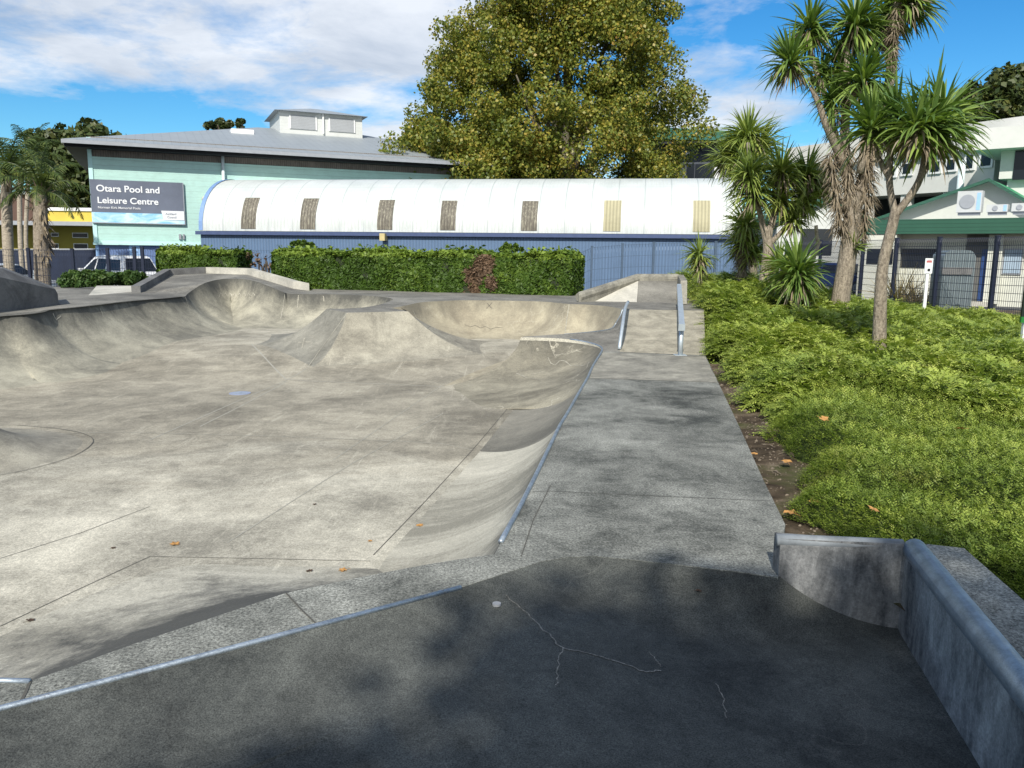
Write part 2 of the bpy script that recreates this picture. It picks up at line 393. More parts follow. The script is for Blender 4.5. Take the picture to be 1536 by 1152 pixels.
# --- quarter pipe beside the corridor, then the hip
Qr = [(742,831,0),(780,761,0),(807,707,0),(839,640,0),(867,592,0),(882,566,0)]
Hr = [(882,566,0),(890,548,0),(902,528.5,0),(902.6,522,.02),(893,517,.04),(872,512,.07),(843,508,.09),(812,506.5,.1),(782,506,.1)]
sp = Pz(853,617,0); r1_ = resample([Pz(a,b,0) for a,b in [(742,831),(780,761),(807,707),(839,640),(853,617)]], 24); b1_ = resample([Pf(a,b,zf) for a,b in [(556,846),(566,828),(640,750),(709,675)]], 24)
r2_ = resample([Pz(a,b,0) for a,b in [(853,617),(867,592),(882,566)]], 10); b2_ = resample([Pf(a,b,zf) for a,b in [(709,675),(763,611)]], 10)
rq = r1_[:-1]+r2_
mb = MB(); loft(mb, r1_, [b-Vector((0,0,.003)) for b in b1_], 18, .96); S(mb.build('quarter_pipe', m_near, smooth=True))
mb = MB(); loft(mb, r2_, [b-Vector((0,0,.003)) for b in b2_], 18, .96); S(mb.build('quarter_pipe', m_patch, smooth=True))
rh = resample(smooth([Pz(a,b,z) for a,b,z in Hr], 4), 40)
bh = resample(smooth([Pf(a,b,zf) for a,b in [(763,611),(740,613),(708,610),(682,600),(668,590),(663,580)]], 4), 40)
mb = MB(); loft(mb, rh, [b-Vector((0,0,.003)) for b in bh], 22, .985)
for i in range(8, 39):
    mb.add([rh[i]+Vector((-.008,-.012,.002)), rh[i+1]+Vector((-.008,-.012,.002)), rh[i+1]+Vector((-.03,-.035,-.055)), rh[i]+Vector((-.03,-.035,-.055))], [(0,1,2,3)], 1)
marks(mb, [[(822,536),(826,545),(833,548),(840,541),(848,542),(856,549),(870,548),(877,549)],[(884,543),(880,552)],[(775,560),(790,567),(810,570)]], .016, 1)
# pale lip under the hip's coping
S(mb.build('hip_wall', [m_hip, m_limew], smooth=True))

# --- near mellow bank
Nr = [(742,831,0),(650,845,0),(545,865,0),(430,889,0),(200,966,0),(45,1022,0),(-70,1019,0)]
Nb = [(556,846),(490,842),(390,840),(268,838),(130,880),(0,940),(-110,985)]
rn = resample(smooth([Pz(a,b,z) for a,b,z in Nr[:4]], 5)[:-1]+[Pz(*q) for q in Nr[3:6]], 40)+[Pz(*Nr[6])]
bn = resample(smooth([Pf(a,b,zf) for a,b in Nb[:6]], 4), 40)+[Pf(*Nb[6], zf)]
mb = MB(); loft(mb, rn, [b-Vector((0,0,.003)) for b in bn], 24, .45)
nbv, nbf = list(mb.v), list(mb.f)
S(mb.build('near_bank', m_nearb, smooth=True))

# --- corridor deck (z = 0)
D0 = [(-70,1081),(0,1063),(345,973),(691,881),(812,842),(850,836),(890,834),(952,840),(1097,856),(1167,866),(1174,806),(1178,787),(1146,722),(1108,638),(1077,573),(1058,533),(995,531),(930,528),(903,527),
      (890,548),(882,566),(867,592),(839,640),(807,707),(780,761),(742,831)]
P0 = [Pz(a,b,0) for a,b in D0] + rn[1:]
mb = MB(); mb.poly(P0, skirt=.25)
def dl(pp, w=.012, mi=1): mb.ribbon([Pz(a,b,0) for a,b in pp], w, mi)
dl([(782,835),(800,780),(826,728)], .006); dl([(790,738),(826,737),(1000,745),(1162,752)], .006); dl([(886,568),(980,570),(1076,574)], .014, 2)
dl([(429,890),(452,915),(476,938)], .009); dl([(45,1023),(38,1040),(30,1056)], .012)
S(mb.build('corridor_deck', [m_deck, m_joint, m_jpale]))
# lighter far end of the corridor slab
mb = MB(); q = [Pz(a,b,.004) for a,b in [(884,567),(1076,573.5),(1057.5,534),(995,532),(932,529),(905,528.5),(891,549)]]; mb.poly(q)
S(mb.build('corridor_end_slab', m_ledge))

# --- peninsula between the two bowls
pen = [(903,527,0),(902.6,522,.02),(893,517,.04),(872,512,.07),(843,508,.09),(812,506.5,.1),(782,506,.1)]
Pp = [Pz(*q) for q in pen] + list(reversed(rimU)) + [Pz(936,464,.52), Pz(934,495,.24), Pz(930,528,0)]
mb = MB(); mb.poly(Pp); S(mb.build('peninsula_deck', m_farD))

# --- bank up to the far deck
mb = MB(); g = []; ns = 16
for j in range(ns+1):
    s = j/ns; z = .52*(s if s < .8 else s)
    a, b = Pz(930,528,0).lerp(Pz(936,464,.52), s), Pz(1058,533,0).lerp(Pz(1056,466,.52), s)
    g.append([a.lerp(b, i/10)+Vector((0,0,.05*math.sin(math.pi*s)*0)) for i in range(11)])
mb.add([p for r_ in g for p in r_], [(j*11+i, j*11+i+1, (j+1)*11+i+1, (j+1)*11+i) for j in range(ns) for i in range(10)])
e0, e1 = Pz(1058,533,0), Pz(1056,466,.52)
mb.add([e0, e1, e1-Vector((0,0,1)), e0-Vector((0,0,.6))], [(0,3,2,1)])
S(mb.build('bank', m_bank))

# --- far deck
FD = [(1056,466),(1052,455),(1062,443),(1000,437),(870,436),(640,434),(480,430),(464,436),(430,440)]
Pp = [Pz(a,b,.52) for a,b in FD] + rimLs[[i for i,p in enumerate(rimLs) if (p-rimL[17]).length < 1e-4][0]+1:] + \
     [Pz(521,469,.45), Pz(560,468,.45), Pz(600,467,.45), Pz(612,467,.45)] + rimF[:] + [Pz(936,464,.52)]
mb = MB(); mb.poly(Pp, skirt=0); S(mb.build('far_deck', m_farD))

# --- left deck and round platform
i9 = [i for i,p in enumerate(rimLs) if (p-rimL[8]).length < 1e-4][0]; i18 = [i for i,p in enumerate(rimLs) if (p-rimL[17]).length < 1e-4][0]
Pp = rimLs[:i9+1] + [Pz(211,439,.55), Pz(160,432,.52), Pz(60,430,.5), Pz(-150,430,.5), Pz(-260,500,.42)]
mb = MB(); mb.poly(Pp); 
mb.ribbon([p+Vector((0,0,.004)) for p in rimLs[2:i9]], .1, 1, .004)
S(mb.build('left_deck', [m_farD, m_joint]))
plat = [(464,436,.52),(440,433,.58),(371,412,.9),(309,410,.9),(256,413,.85),(211,439,.55)]
Pp = rimLs[i9:i18+1] + [Pz(*q) for q in plat]
mb = MB(); mb.poly(Pp); S(mb.build('round_platform', m_farD))

# --- the rest of the bowl, left of the frame
Tx = smooth([Vector((-8.6,2.6,0)), Vector((-10.6,4.0,.12)), Vector((-11.4,7.0,.25)), Vector((-11.4,10.5,.35)), rimL[0]], 6)
Bx = offset_in(Tx, 1.45, zf); Bx[-1] = base[0]
mb = MB(); loft(mb, Tx, Bx, 14, .95); S(mb.build('bowl_wall', m_wall, smooth=True))
Ty = [rn[-1], Vector((-4.8,2.5,0)), Vector((-6.6,2.4,0)), Vector((-8.6,2.6,0))]
By = [bn[-1], Vector((-5.6,4.9,zf(-5,5)-.003)), Vector((-6.8,4.6,zf(-5,5)-.003)), Vector((Bx[0].x,Bx[0].y,zf(0,5)-.003))]
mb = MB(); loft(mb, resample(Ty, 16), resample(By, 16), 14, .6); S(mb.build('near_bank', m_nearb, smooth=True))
mb = MB(); mb.poly(Tx + [Pz(-260,500,.42), Vector((-18,14,.4)), Vector((-18,-5,0)), Vector((-5.6,-5,0)), Vector((-5.6,.55,-.02)), Pz(-70,1081,0)] + Ty[:1] + Ty[1:-1]); S(mb.build('side_deck', m_farD))

# --- the hump (flat faced hip that joins the far deck)
T = [(545,461,.48),(515,463,.46),(490,463,.45),(521,469,.45),(560,468.2,.45),(600,467,.45),(612,467,.45),(600,461,.5)]
b0 = [Pz(*q) for q in T]
Bm = [b0[0]+Vector((-1.7,.4,0)), Pf(400,500,zf), Pf(377,516,zf), Pf(460,553,zf), Pf(555,549,zf), Pf(640,543,zf), Pf(735,531,zf), Pf(735,531,zf)+Vector((.1,1.6,0))]
Bm = [Vector((p.x,p.y,zf(p.x,p.y)-.004)) for p in Bm]
mb = MB(); TT = []; BB = []; ic = 0
for i in range(len(T)-1):
    k = 6
    if i == 3: ic = len(TT)
    for j in range(k): TT.append(b0[i].lerp(b0[i+1], j/k)); BB.append(Bm[i].lerp(Bm[i+1], j/k))
TT.append(b0[-1]); BB.append(Bm[-1])
# round the long base corner on the right
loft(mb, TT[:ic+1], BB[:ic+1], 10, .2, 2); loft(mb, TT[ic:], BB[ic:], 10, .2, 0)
marks(mb, [[(447,514),(466,513)],[(457,507),(453,522)],[(521,470),(490,512),(462,551)],[(640,492),(646,488)],[(618,515),(630,505)]], .018, 1)
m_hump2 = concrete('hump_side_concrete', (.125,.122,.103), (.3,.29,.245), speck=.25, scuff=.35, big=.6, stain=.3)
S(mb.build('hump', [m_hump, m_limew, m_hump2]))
# left mound at the frame edge
mo = [(23,638),(83,643),(125,651),(140,663),(112,684),(50,703),(0,713),(-60,722),(-160,715),(-200,680),(-150,650),(-60,640)]
Bm2 = smooth([Pf(a,b,zf) for a,b in mo+mo[:1]], 4); c0 = Pz(-75,640,-.25)
mb = MB(); loft(mb, [c0.lerp(p, .22)*1.0 for p in Bm2] , [p-Vector((0,0,.004)) for p in Bm2], 8, .5)
for i,v in enumerate(mb.v): pass
topz = -.27
mb = MB(); loft(mb, [Vector((*(c0.lerp(p,.25)).xy, topz)) for p in Bm2], [p-Vector((0,0,.004)) for p in Bm2], 10, .75)
mb.poly([Vector((*(c0.lerp(p,.25)).xy, topz)) for p in Bm2[:-1]], h=1.0)
mb.ribbon([p+Vector((0,0,.004)) for p in Bm2], .01, 1)
S(mb.build('mound', [m_hump, m_joint], smooth=True))

# --- dark ramp in the foreground
E = [(-70,1081),(0,1063),(345,973),(691,881),(812,842),(850,836),(890,834),(952,840),(1097,856),(1167,866)]
re_ = resample([Pz(a,b,-.001) for a,b in E], 50)
L2 = [(-260,1160),(-40,1110),(300,1030),(640,945),(735,888),(800,893),(913,908),(1066,931),(1180,944),(1330,958)]
bl = []
for i, p in enumerate(re_):
    d = re_[min(i+1,49)]-re_[max(i-1,0)]; nr = Vector((d.y, -d.x, 0)).normalized(); f_ = i/49
    bl.append(p+nr*(.75*(1-f_)+.34*f_)+Vector((0,0,-.13-.13*sst(f_,.6,1))))
for _ in range(8):
    q_ = bl[:]
    for i in range(1, 49): bl[i] = (q_[i-1]+q_[i]*2+q_[i+1])/4
bl[-1] = Pz(1349,955,-.27)
nearl = resample([Vector((-5.5,.6,-.3)), Vector((-2.5,.2,-.3)), Vector((0,0,-.3)), Vector((2.6,0,-.3))], 50)
re_.append(re_[-1]+Vector((.3,.3,0))); bl.append(bl[-1]+Vector((.45,.2,0))); nearl.append(nearl[-1]+Vector((.5,0,0)))
mb = MB(); loft(mb, re_, bl, 10, .35)
loft(mb, bl, nearl, 12, 0)
mb.poly(bl[-1:] + [Vector((2.6,3.5,-.3)), Vector((2.6,0,-.3))], h=.001)
mb.poly([Vector((-5.5,.6,-.3)), Vector((-2.5,.2,-.3)), Vector((0,0,-.3)), Vector((2.6,0,-.3)), Vector((2.6,-5,-.3)), Vector((-6,-5,-.3))], h=.001)
from mathutils.bvhtree import BVHTree
bvh = BVHTree.FromPolygons([Vector(v) for v in mb.v], mb.f)
def drop(p):
    h_ = bvh.ray_cast(Vector((p.x,p.y,3)), Vector((0,0,-1))); return h_[0] if h_[0] else p
def hit(px, py):
    h_ = bvh.ray_cast(CAM, ray(px, py).normalized()); return h_[0] if h_[0] else Pz(px, py, -.25)
# pale crack and joint
def cr(pp, w, mi=1, k=7):
    W = smooth([Pz(a,b,-.21) for a,b in pp], k); W = [p+Vector((random.uniform(-.007,.007), random.uniform(-.007,.007), 0)) for p in W]; W = [drop(p) for p in W]; mb.ribbon(W, w, mi, .003)
cr([(757,934),(790,950),(820,972),(843,992),(880,996),(930,1000),(965,1008),(990,1005)], .007); cr([(843,992),(838,1012),(834,1045)], .006)
cr([(974,978),(984,990),(992,998)], .004); cr([(1075,1018),(1085,1040),(1090,1068)], .005)
m_crack = concrete('crack_lime', (.1,.1,.09), (.26,.25,.22), speck=.8, big=3, stain=.6)
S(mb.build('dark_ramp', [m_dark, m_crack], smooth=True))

# ------------------------------------------------------------------ wider ground
def gz(x, y):   # soil of the planted bed
    return -.12 + .62*sst(y, 13.5, 20.5)*(1-sst(x, 6.5, 11.5)) 
mb = MB(); nx, ny = 60, 70
x0l = [Pz(1174,806,0), Pz(1058,533,0), Pz(1050,460,.52)]
gx = lambda y: 1.35 + .165*(y-3) - .02
XX = np.linspace(0, 1, nx)**1.4; YY = np.linspace(1.0, 28, ny)
edge = [(a.y, a.x) for a in [Vector((2.5,1,0)), Pz(1360,815,.2), Pz(1180,787,0), Pz(1058,533,0), Pz(1056,466,.52), Pz(1040,440,.52)]]
edge += [(28, edge[-1][1]-.5)]
exy = lambda y: float(np.interp(y, [e[0] for e in edge], [e[1] for e in edge]))
mb.add([(exy(y)-.05+(26-exy(y))*x, y, gz(exy(y)+(26-exy(y))*x, y)) for y in YY for x in XX], [(j*nx+i, j*nx+i+1, (j+1)*nx+i+1, (j+1)*nx+i) for j in range(ny-1) for i in range(nx-1)])
S(mb.build('soil', m_soil, smooth=True))
mb = MB(); mb.box(-1500, 1500, 26, 2500, -1.4, -.5); S(mb.build('car_park', m_asph))
mb = MB(); mb.poly([(-1500,-1500,-1.0),(1500,-1500,-1.0),(1500,27,-1.0),(-1500,27,-1.0)]); S(mb.build('ground', m_soil))
mb = MB(); mb.poly([(-60,-20,-.45),(-9.6,-20,-.45),(-9.8,14,-.1),(-11,22,.3),(-11,26.5,-.45),(-60,26.5,-.45)]); S(mb.build('ground', m_soil))
mb = MB(); mb.poly([(-12,25.2,.4),(-4,23.0,.4),(4.6,21.3,.4),(6.0,27.5,-.3),(-13,29,-.3)]); S(mb.build('hedge_bed', m_soil))
mb = MB(); mb.poly([(6,26,-.12),(40,18,-.12),(60,60,-.3),(8,60,-.3)]); S(mb.build('yard', m_asph))

# ------------------------------------------------------------------ steel copings and rails
def pipe(name, pts, r, label, cat, group=None, m=m_steel, n=10):
    o = MB().tube(pts, r, n).build(name, m, smooth=True); return tag(o, label, cat, group)
pipe('steel_coping', [p+Vector((0,0,.004)) for p in rq[1:]]+[p+Vector((0,0,.004)) for p in rh[1:33]], .017, 'long straight galvanised coping down the quarter pipe beside the corridor, hooking round the hip', 'coping')
pipe('steel_coping', [Pz(a,b,.0) for a,b in [(-70,1081),(0,1063),(345,973),(691,881)]], .013, 'straight steel coping along the top edge of the dark ramp in front', 'coping')
pipe('steel_coping', [Pz(a,b,.004) for a,b in [(-70,1019),(45,1022)]], .012, 'short steel coping stub at the left edge of the near bank', 'coping')
pipe('steel_coping', [p+Vector((0,0,.005)) for p in rimU[:24]], .016, 'curved steel coping descending from the far deck to the narrow peninsula', 'coping')
# low round rail on the left of the bank
root = empty('grind_rail', Pz(930,524,.03)); L0 = root.location
tag(root, 'thin round grind rail down the left side of the bank', 'rail')
def rel(p, o): return Vector(p)-Vector(o)
rp = [Pz(929,524,.03), Pz(931.5,505,.24), Pz(934.5,484,.46), Pz(937.5,464,.64), Pz(942,453,.68)]
MB().tube([rel(p, L0) for p in smooth(rp, 3)], .032, 10).build('rail_bar', m_steel2, root, True)
for k in (1, 2): MB().tube([rel(rp[k], L0), rel(rp[k], L0)+Vector((-.02,0,-.22))], .025, 8).build('post', m_steel2, root, True)
# box rail
root = empty('box_rail', Pz(1020,533,0)); L0 = root.location
tag(root, 'square steel box rail on posts down the right side of the bank', 'rail')
a = Pd(1022.5, 489, L0.y-.05); b = Pd(1018.5, 429, 18.4); d = (b-a).normalized(); sd = Vector((1,0,0)); uu = sd.cross(d)
if uu.z < 0: uu = -uu
mb = MB(); w = .05
def prismbar(mb, a, b, w, h):
    vs = [p+sd*sx*w+uu*sz*h for p in (a, b) for sx, sz in ((-1,-1),(1,-1),(1,1),(-1,1))]
    mb.add([rel(v, L0) for v in vs], [(0,1,2,3),(7,6,5,4),(0,4,5,1),(1,5,6,2),(2,6,7,3),(3,7,4,0)])
prismbar(mb, a-d*.12, b, .048, .05); mb.build('rail_bar', m_steel2, root)
mb = MB(); prismbar(mb, a-d*.14, a-d*.122, .056, .058); mb.build('end_cap', m_steel2, root)
for s_, zz in ((0.0, 0), (.5, .25), (.97, .52)):
    p = a.lerp(b, s_); MB().tube([rel((p.x,p.y,zz-.05), L0), rel((p.x,p.y,p.z-.04), L0)], .04 if s_ == 0 else .03, 8).build('post', m_steel2, root, True)
MB().box(-.1,.1,-.1,.1,.0,.012).build('base_plate', m_steel2, root)

# ------------------------------------------------------------------ ledges
def wallstrip(pts, h, th, out=1):
    """parapet along base pts, thickness to the outside"""
    P = [Vector(p) for p in pts]; n = len(P); N = []
    for i in range(n):
        d = P[min(i+1,n-1)]-P[max(i-1,0)]; N.append(Vector((-d.y, d.x, 0)).normalized()*th*out)
    hs = h if isinstance(h, list) else [h]*n
    vs = []
    for i in range(n): vs += [P[i]-Vector((0,0,.6)), P[i]+Vector((0,0,hs[i])), P[i]+N[i]+Vector((0,0,hs[i])), P[i]+N[i]-Vector((0,0,.6))]
    fs = [(4*i+k, 4*(i+1)+k, 4*(i+1)+(k+1)%4, 4*i+(k+1)%4) for i in range(n-1) for k in range(4)]+[(0,1,2,3),(4*n-1,4*n-2,4*n-3,4*n-4)]
    return MB().add(vs, fs)
wp = [Pz(*q) for q in [(211,439,.55),(256,413,.85),(309,410,.9),(371,412,.9),(440,433,.58),(464,436,.52)]]
root = empty('parapet', (0,0,0)); tag(root, 'low concrete parapet folding round the raised round platform', 'wall')
wallstrip(wp[:3], [.17,.19,.2], .22).build('weathered_section', m_grey, root)['label'] = 'dark weathered left half of the parapet'
wallstrip([wp[2].lerp(wp[3],.002)]+wp[3:], [.2,.2,.21,.21], .22).build('clean_section', m_pale, root)['label'] = 'clean pale right half of the parapet'
# upper bank with its kerb, right
root = empty('upper_bank', (0,0,0)); tag(root, 'small concrete bank with a rounded kerb along its top behind the box rail', 'ramp')
A, B_, C_, D_ = Pz(956,453,.52), Pz(1014,454,.52), Pd(1016,421,20.9), Pd(958,421,20.9)
MB().add([A,B_,C_,D_,B_+Vector((0,2.5,0)),A+Vector((0,2.5,0))], [(0,1,2,3),(1,4,2),(0,3,5),(3,2,4,5)]).build('slope', m_farD, root)
Lp = Pz(868,451.5,.52)
MB().add([Lp, A+Vector((-.01,0,0)), D_+Vector((-.01,-.02,0)), Lp+Vector((.3,2.2,0)), D_+Vector((0,2,0))], [(0,1,2),(0,2,4,3)]).build('side_panel', m_pale, root)
kt = [Pz(869,449,.52)+Vector((0,.5,0)), D_+Vector((-.02,.1,.03)), C_+Vector((.0,.1,.03))]
mb = MB(); kb = [Pd(868,446,19.6), Pd(956,418,21.0), Pd(1017,418,21.0)]
mb.tube(kb, [.11,.12,.12], 10); 
vs = []
for p in kb: vs += [p+Vector((0,-.12,-.6)), p+Vector((0,-.11,.05)), p+Vector((0,.02,.12)), p+Vector((0,.16,.12)), p+Vector((0,.18,-.6))]
mb.add(vs, [(5*i+k, 5*(i+1)+k, 5*(i+1)+(k+1)%5, 5*i+(k+1)%5) for i in range(2) for k in range(5)]+[(0,1,2,3,4),(14,13,12,11,10)])
mb.build('kerb', m_ledge, root)
e = [Pd(1017,417,21.1), Pd(1021,424,19.2), Pd(1024,452,18.6)]
mb = MB(); mb.prism([Pd(1016,412,21.1), Pd(1021,421,19.6), Pd(1020,456,18.9), Pd(1016,456,21.1)], (0,0,0), (.16,0,0)); mb.build('end_wall', m_ledge, root)

# big grey ledge at the left edge
q = [Pz(-90,480,.45), Pz(0,466.5,.47), Pz(88,457,.5)]
mb = MB(); f0, f1 = Pz(-60,476,.45), Pz(88,457.5,.49)
def up_to(base, px, py):   # point straight above base seen at px,py
    d = ray(px, py); t = base.y/d.y; return Vector((base.x, base.y, CZ+d.z*t))
tz = [up_to(f0,-60,401), up_to(Pz(8,465.6,.47),8,403), up_to(Pz(85,457.8,.49),85,434)]
poly = [f0-Vector((0,0,.3)), f1-Vector((0,0,.3)), f1+Vector((0,0,.23)), Vector((*tz[2].xy, tz[2].z)), tz[1], tz[0]]
mb.prism(poly, (0,0,0), (-.8,1.3,0))
tag(mb.build('grey_ledge', m_grey), 'tall wedge shaped grey concrete ledge at the left edge of the bowl', 'ramp')
# pale bank with low wall behind the left deck
mb = MB(); a,b,c,d = Pz(130,446,.51), Pz(204,441.5,.52), Pd(209,428.5,23.2), Pd(145,428.5,23.0)
mb.add([a,b,c,d,b+Vector((.15,.2,0)),c+Vector((.15,0,0)), a+Vector((0,2.4,-.3)), b+Vector((.1,2.4,-.3))], [(0,1,2,3),(1,4,5,2),(0,3,6),(3,2,7,6),(2,5,7)])
tag(mb.build('pale_bank', m_pale), 'small pale concrete bank beside the dark end of the parapet', 'ramp')
mb = wallstrip([Pd(60,441,22.3), Pd(100,441,22.6), Pd(143,437,23.2)], [.12,.12,.12], .2)
tag(mb.build('low_wall', m_grey), 'low dark concrete edging wall under the juniper bushes', 'wall')

# foreground ledge on the right with steel edge
a0, c0_, e0_ = Pz(1171,808,.21), Pz(1359,816,.21), Pz(1560,1060,.21)
e0_ = c0_ + (Pz(1536,1040,.2)-c0_)*2.2
b0_, bc, be = Pz(1168,872,-.02), Pz(1349,952,-.26), None
dirn = (e0_-c0_)
root = empty('skate_ledge', (0,0,0)); tag(root, 'stained concrete ledge with a steel nosing beside the dark ramp', 'ledge')
back = [Pz(1176,802,.21)+Vector((0,.22,0)), Pz(1392,817,.21), Pz(1446,823,.21), Pz(1560,922,.21)]
back[3] = back[2] + (Pz(1536,902,.21)-back[2])*2.2
back[0] = a0+Vector((0,.1,0))
top = [a0, c0_, e0_, back[3], back[2], back[1], back[0]]
mb = MB(); n = len(top); low = [p-Vector((0,0,.75)) for p in top]
mb.add(top+low, [(i, (i+1)%n, n+(i+1)%n, n+i) for i in range(n)])
mb.poly([p-Vector((0,0,.001)) for p in top]); mb.build('concrete_body', m_stainw, root)
mb = MB(); mb.poly([c0_+Vector((.03,-.01,.003)), e0_+Vector((.05,0,.003)), back[3]+Vector((0,0,.003)), back[2]+Vector((0,0,.003)), back[1]+Vector((0,0,.003))]); mb.build('ledge_top', m_deck, root)
MB().tube([a0+Vector((-.01,.03,-.018)), c0_+Vector((.0,.035,-.022))], .034, 14).build('concrete_nosing', m_smooth, root, True)
dv = (e0_-c0_).normalized(); sdv = Vector((-dv.y, dv.x, 0))
MB().tube([c0_+sdv*.045+Vector((0,0,-.03))-dv*.01, e0_+sdv*.045+Vector((0,0,-.03))], .06, 16).build('steel_nosing', m_steel, root, True)

# drain cover in the bowl
c = Pf(360,590,zf); mb = MB(); mb.tube([c+Vector((0,0,-.01)), c+Vector((0,0,.006))], .17, 28)
m_drain = plain('drain_cover', (.3,.34,.46), .6, .2, .15, 30)
root = tag(mb.build('drain_cover', m_drain), 'round bluish drain cover set in the bowl floor', 'drain cover')
for k in range(5): MB().box(-.11,.11,-.1+.05*k-.008,-.1+.05*k+.008,0,.003).build('slot', m_steel, root).location = c+Vector((0,0,.0065))
c = Pz(745,908,-.2)
m_lid = plain('lid', (.3,.31,.32), .6); 
c = hit(745,908); tag(MB().tube([c+Vector((0,0,-.0)), c+Vector((0,0,.012))], .022, 16).build('bottle_cap', m_lid), 'small pale round cap lying on the dark ramp by the coping end', 'bottle cap')

# fallen leaves
bvn = BVHTree.FromPolygons([Vector(v) for v in nbv], nbf)
m_leafb = plain('dry_leaf', (.38,.2,.06), .8, 0, .5, 40); m_leafd = plain('dark_leaf', (.06,.035,.02), .85, 0, .4, 40)
def dryleaf(size, m):
    mb = MB(); k = 14; pts = []
    for i in range(k):
        a = 2*math.pi*i/k; r = size*(.45+.55*abs(math.cos(a*2.5)))*random.uniform(.8,1.1); pts.append((r*math.cos(a), r*math.sin(a), random.uniform(.0,.25)*size))
    mb.add([(0,0,.02*size)]+pts, [(0,i+1,(i+1)%k+1) for i in range(k)]); mb.tube([(-size*1.5,0,.0),(-size*.3,0,.1*size)], size*.03, 4)
    return mb.build('fallen_leaf', m)
lv = [(262,817,'tawny leaf lying open on the sunlit bowl floor left of centre',0,.045),(514,856,'curled tan leaf at the foot of the near bank',0,.04),(464,857,'small brown leaf beside the curled tan leaf',1,.03),
      (630,789,'yellowish leaf lying in the quarter pipe slab',0,.04),(46,931,'dark leaf flat on the floor at the left of the near bank',1,.03),(340/2,780+85/2,'tiny dark leaf on the bright floor, left of the tawny leaf',1,.022),
      (472,757,'small dark leaf near the middle of the bowl floor',1,.022),(555,812,'brown leaf at the end of a long stem above the near bank',0,.025)]
for x, y, lb, k, s_ in lv:
    h_ = bvn.ray_cast(CAM, ray(x, y).normalized())[0]; p = Pf(x, y, zf)
    if h_ and (h_-CAM).length < (p-CAM).length: p = h_
    o = dryleaf(s_, m_leafb if not k else m_leafd); zz = p.z+.004
    o.location = (p.x, p.y, zz); o.rotation_euler = (0,0,random.random()*6); tag(o, lb, 'leaf', 'fallen leaves')
for x, y, lb, s_ in [(1185,773,'orange maple leaf on the soil nearest the corridor corner',.06),(1222,757,'rust leaf caught at the edge of the ground cover',.055),(1180,696,'tan leaf on the soil strip halfway along the corridor',.06),(1131,684,'small pale leaf against the corridor edge',.04),(1090,545,'pale leaf litter scrap where the soil strip begins',.07)]:
    p = Pz(x, y, -.08); o = dryleaf(s_, m_leafb); o.location = (p.x, p.y, -.06); o.rotation_euler = (0,0,random.random()*6); tag(o, lb, 'leaf', 'fallen leaves')
p = hit(1048,889); o = dryleaf(.022, m_leafd); o.location = (p.x,p.y,p.z+.012); tag(o, 'dark leaf in the shade on the smooth band of the dark ramp', 'leaf', 'fallen leaves')

# crumbs, twigs and small stones on the bare soil strip
m_stone = plain('soil_stones', (.17,.14,.105), .9, 0, .5, 20); mb = MB(); random.seed(3)
for k in range(520):
    y = random.uniform(4.4, 13.5); xe = exy(y); x = xe+.04+random.random()*.42; r_ = random.uniform(.004,.012)*(1+2*(random.random() > .93)); z = gz(x, y)
    vs = [(x+r_*random.uniform(.6,1.3)*math.cos(a)*math.cos(b), y+r_*random.uniform(.6,1.3)*math.sin(a)*math.cos(b), z+r_*.6*math.sin(b)+r_*.2) for b in (-.6,.6) for a in (0,1.57,3.14,4.71)]
    mb.add(vs+[(x,y,z+r_)], [(0,1,5,4),(1,2,6,5),(2,3,7,6),(3,0,4,7),(4,5,8),(5,6,8),(6,7,8),(7,4,8)])
for k in range(60):
    y = random.uniform(4.4, 13.5); x = exy(y)+.05+random.random()*.4; a = random.random()*3.14; l_ = random.uniform(.05,.16); z = gz(x,y)+.012
    mb.tube([(x,y,z),(x+l_*.5*math.cos(a),y+l_*.5*math.sin(a),z+.012),(x+l_*math.cos(a+.3),y+l_*math.sin(a+.3),z+.004)], .003, 4)
tag(mb.build('soil_litter', m_stone), 'small stones, twigs and crumbs scattered on the bare soil strip', 'litter', None, 'stuff')
# ------------------------------------------------------------------ buildings
class Frame:
    """local frame: origin O, x axis along azimuth angle az (0 = +X), y axis away from the viewer side"""
    def __init__(s, name, O, az, label, cat='building', group=None):
        s.O = Vector(O); s.az = az; s.e = empty(name, O, az); tag(s.e, label, cat, group)
        s.R = Matrix.Rotation(-az, 3, 'Z')
    def loc(s, p): return s.R @ (Vector(p)-s.O)
    def uz(s, px, py, y=0.0):
        d = s.R @ ray(px, py); o = s.R @ (CAM-s.O); t = (y-o.y)/d.y; p = o+d*t; return p.x, p.z
    def rect(s, mb, px0, py0, px1, py1, y0, y1, mi=0):
        """box whose front face (local y0) spans the two picture corners"""
        u0, z0 = s.uz(px0, py0, y0); u1, z1 = s.uz(px1, py1, y0); mb.box(min(u0,u1), max(u0,u1), y0, y1, min(z0,z1), max(z0,z1), mi)

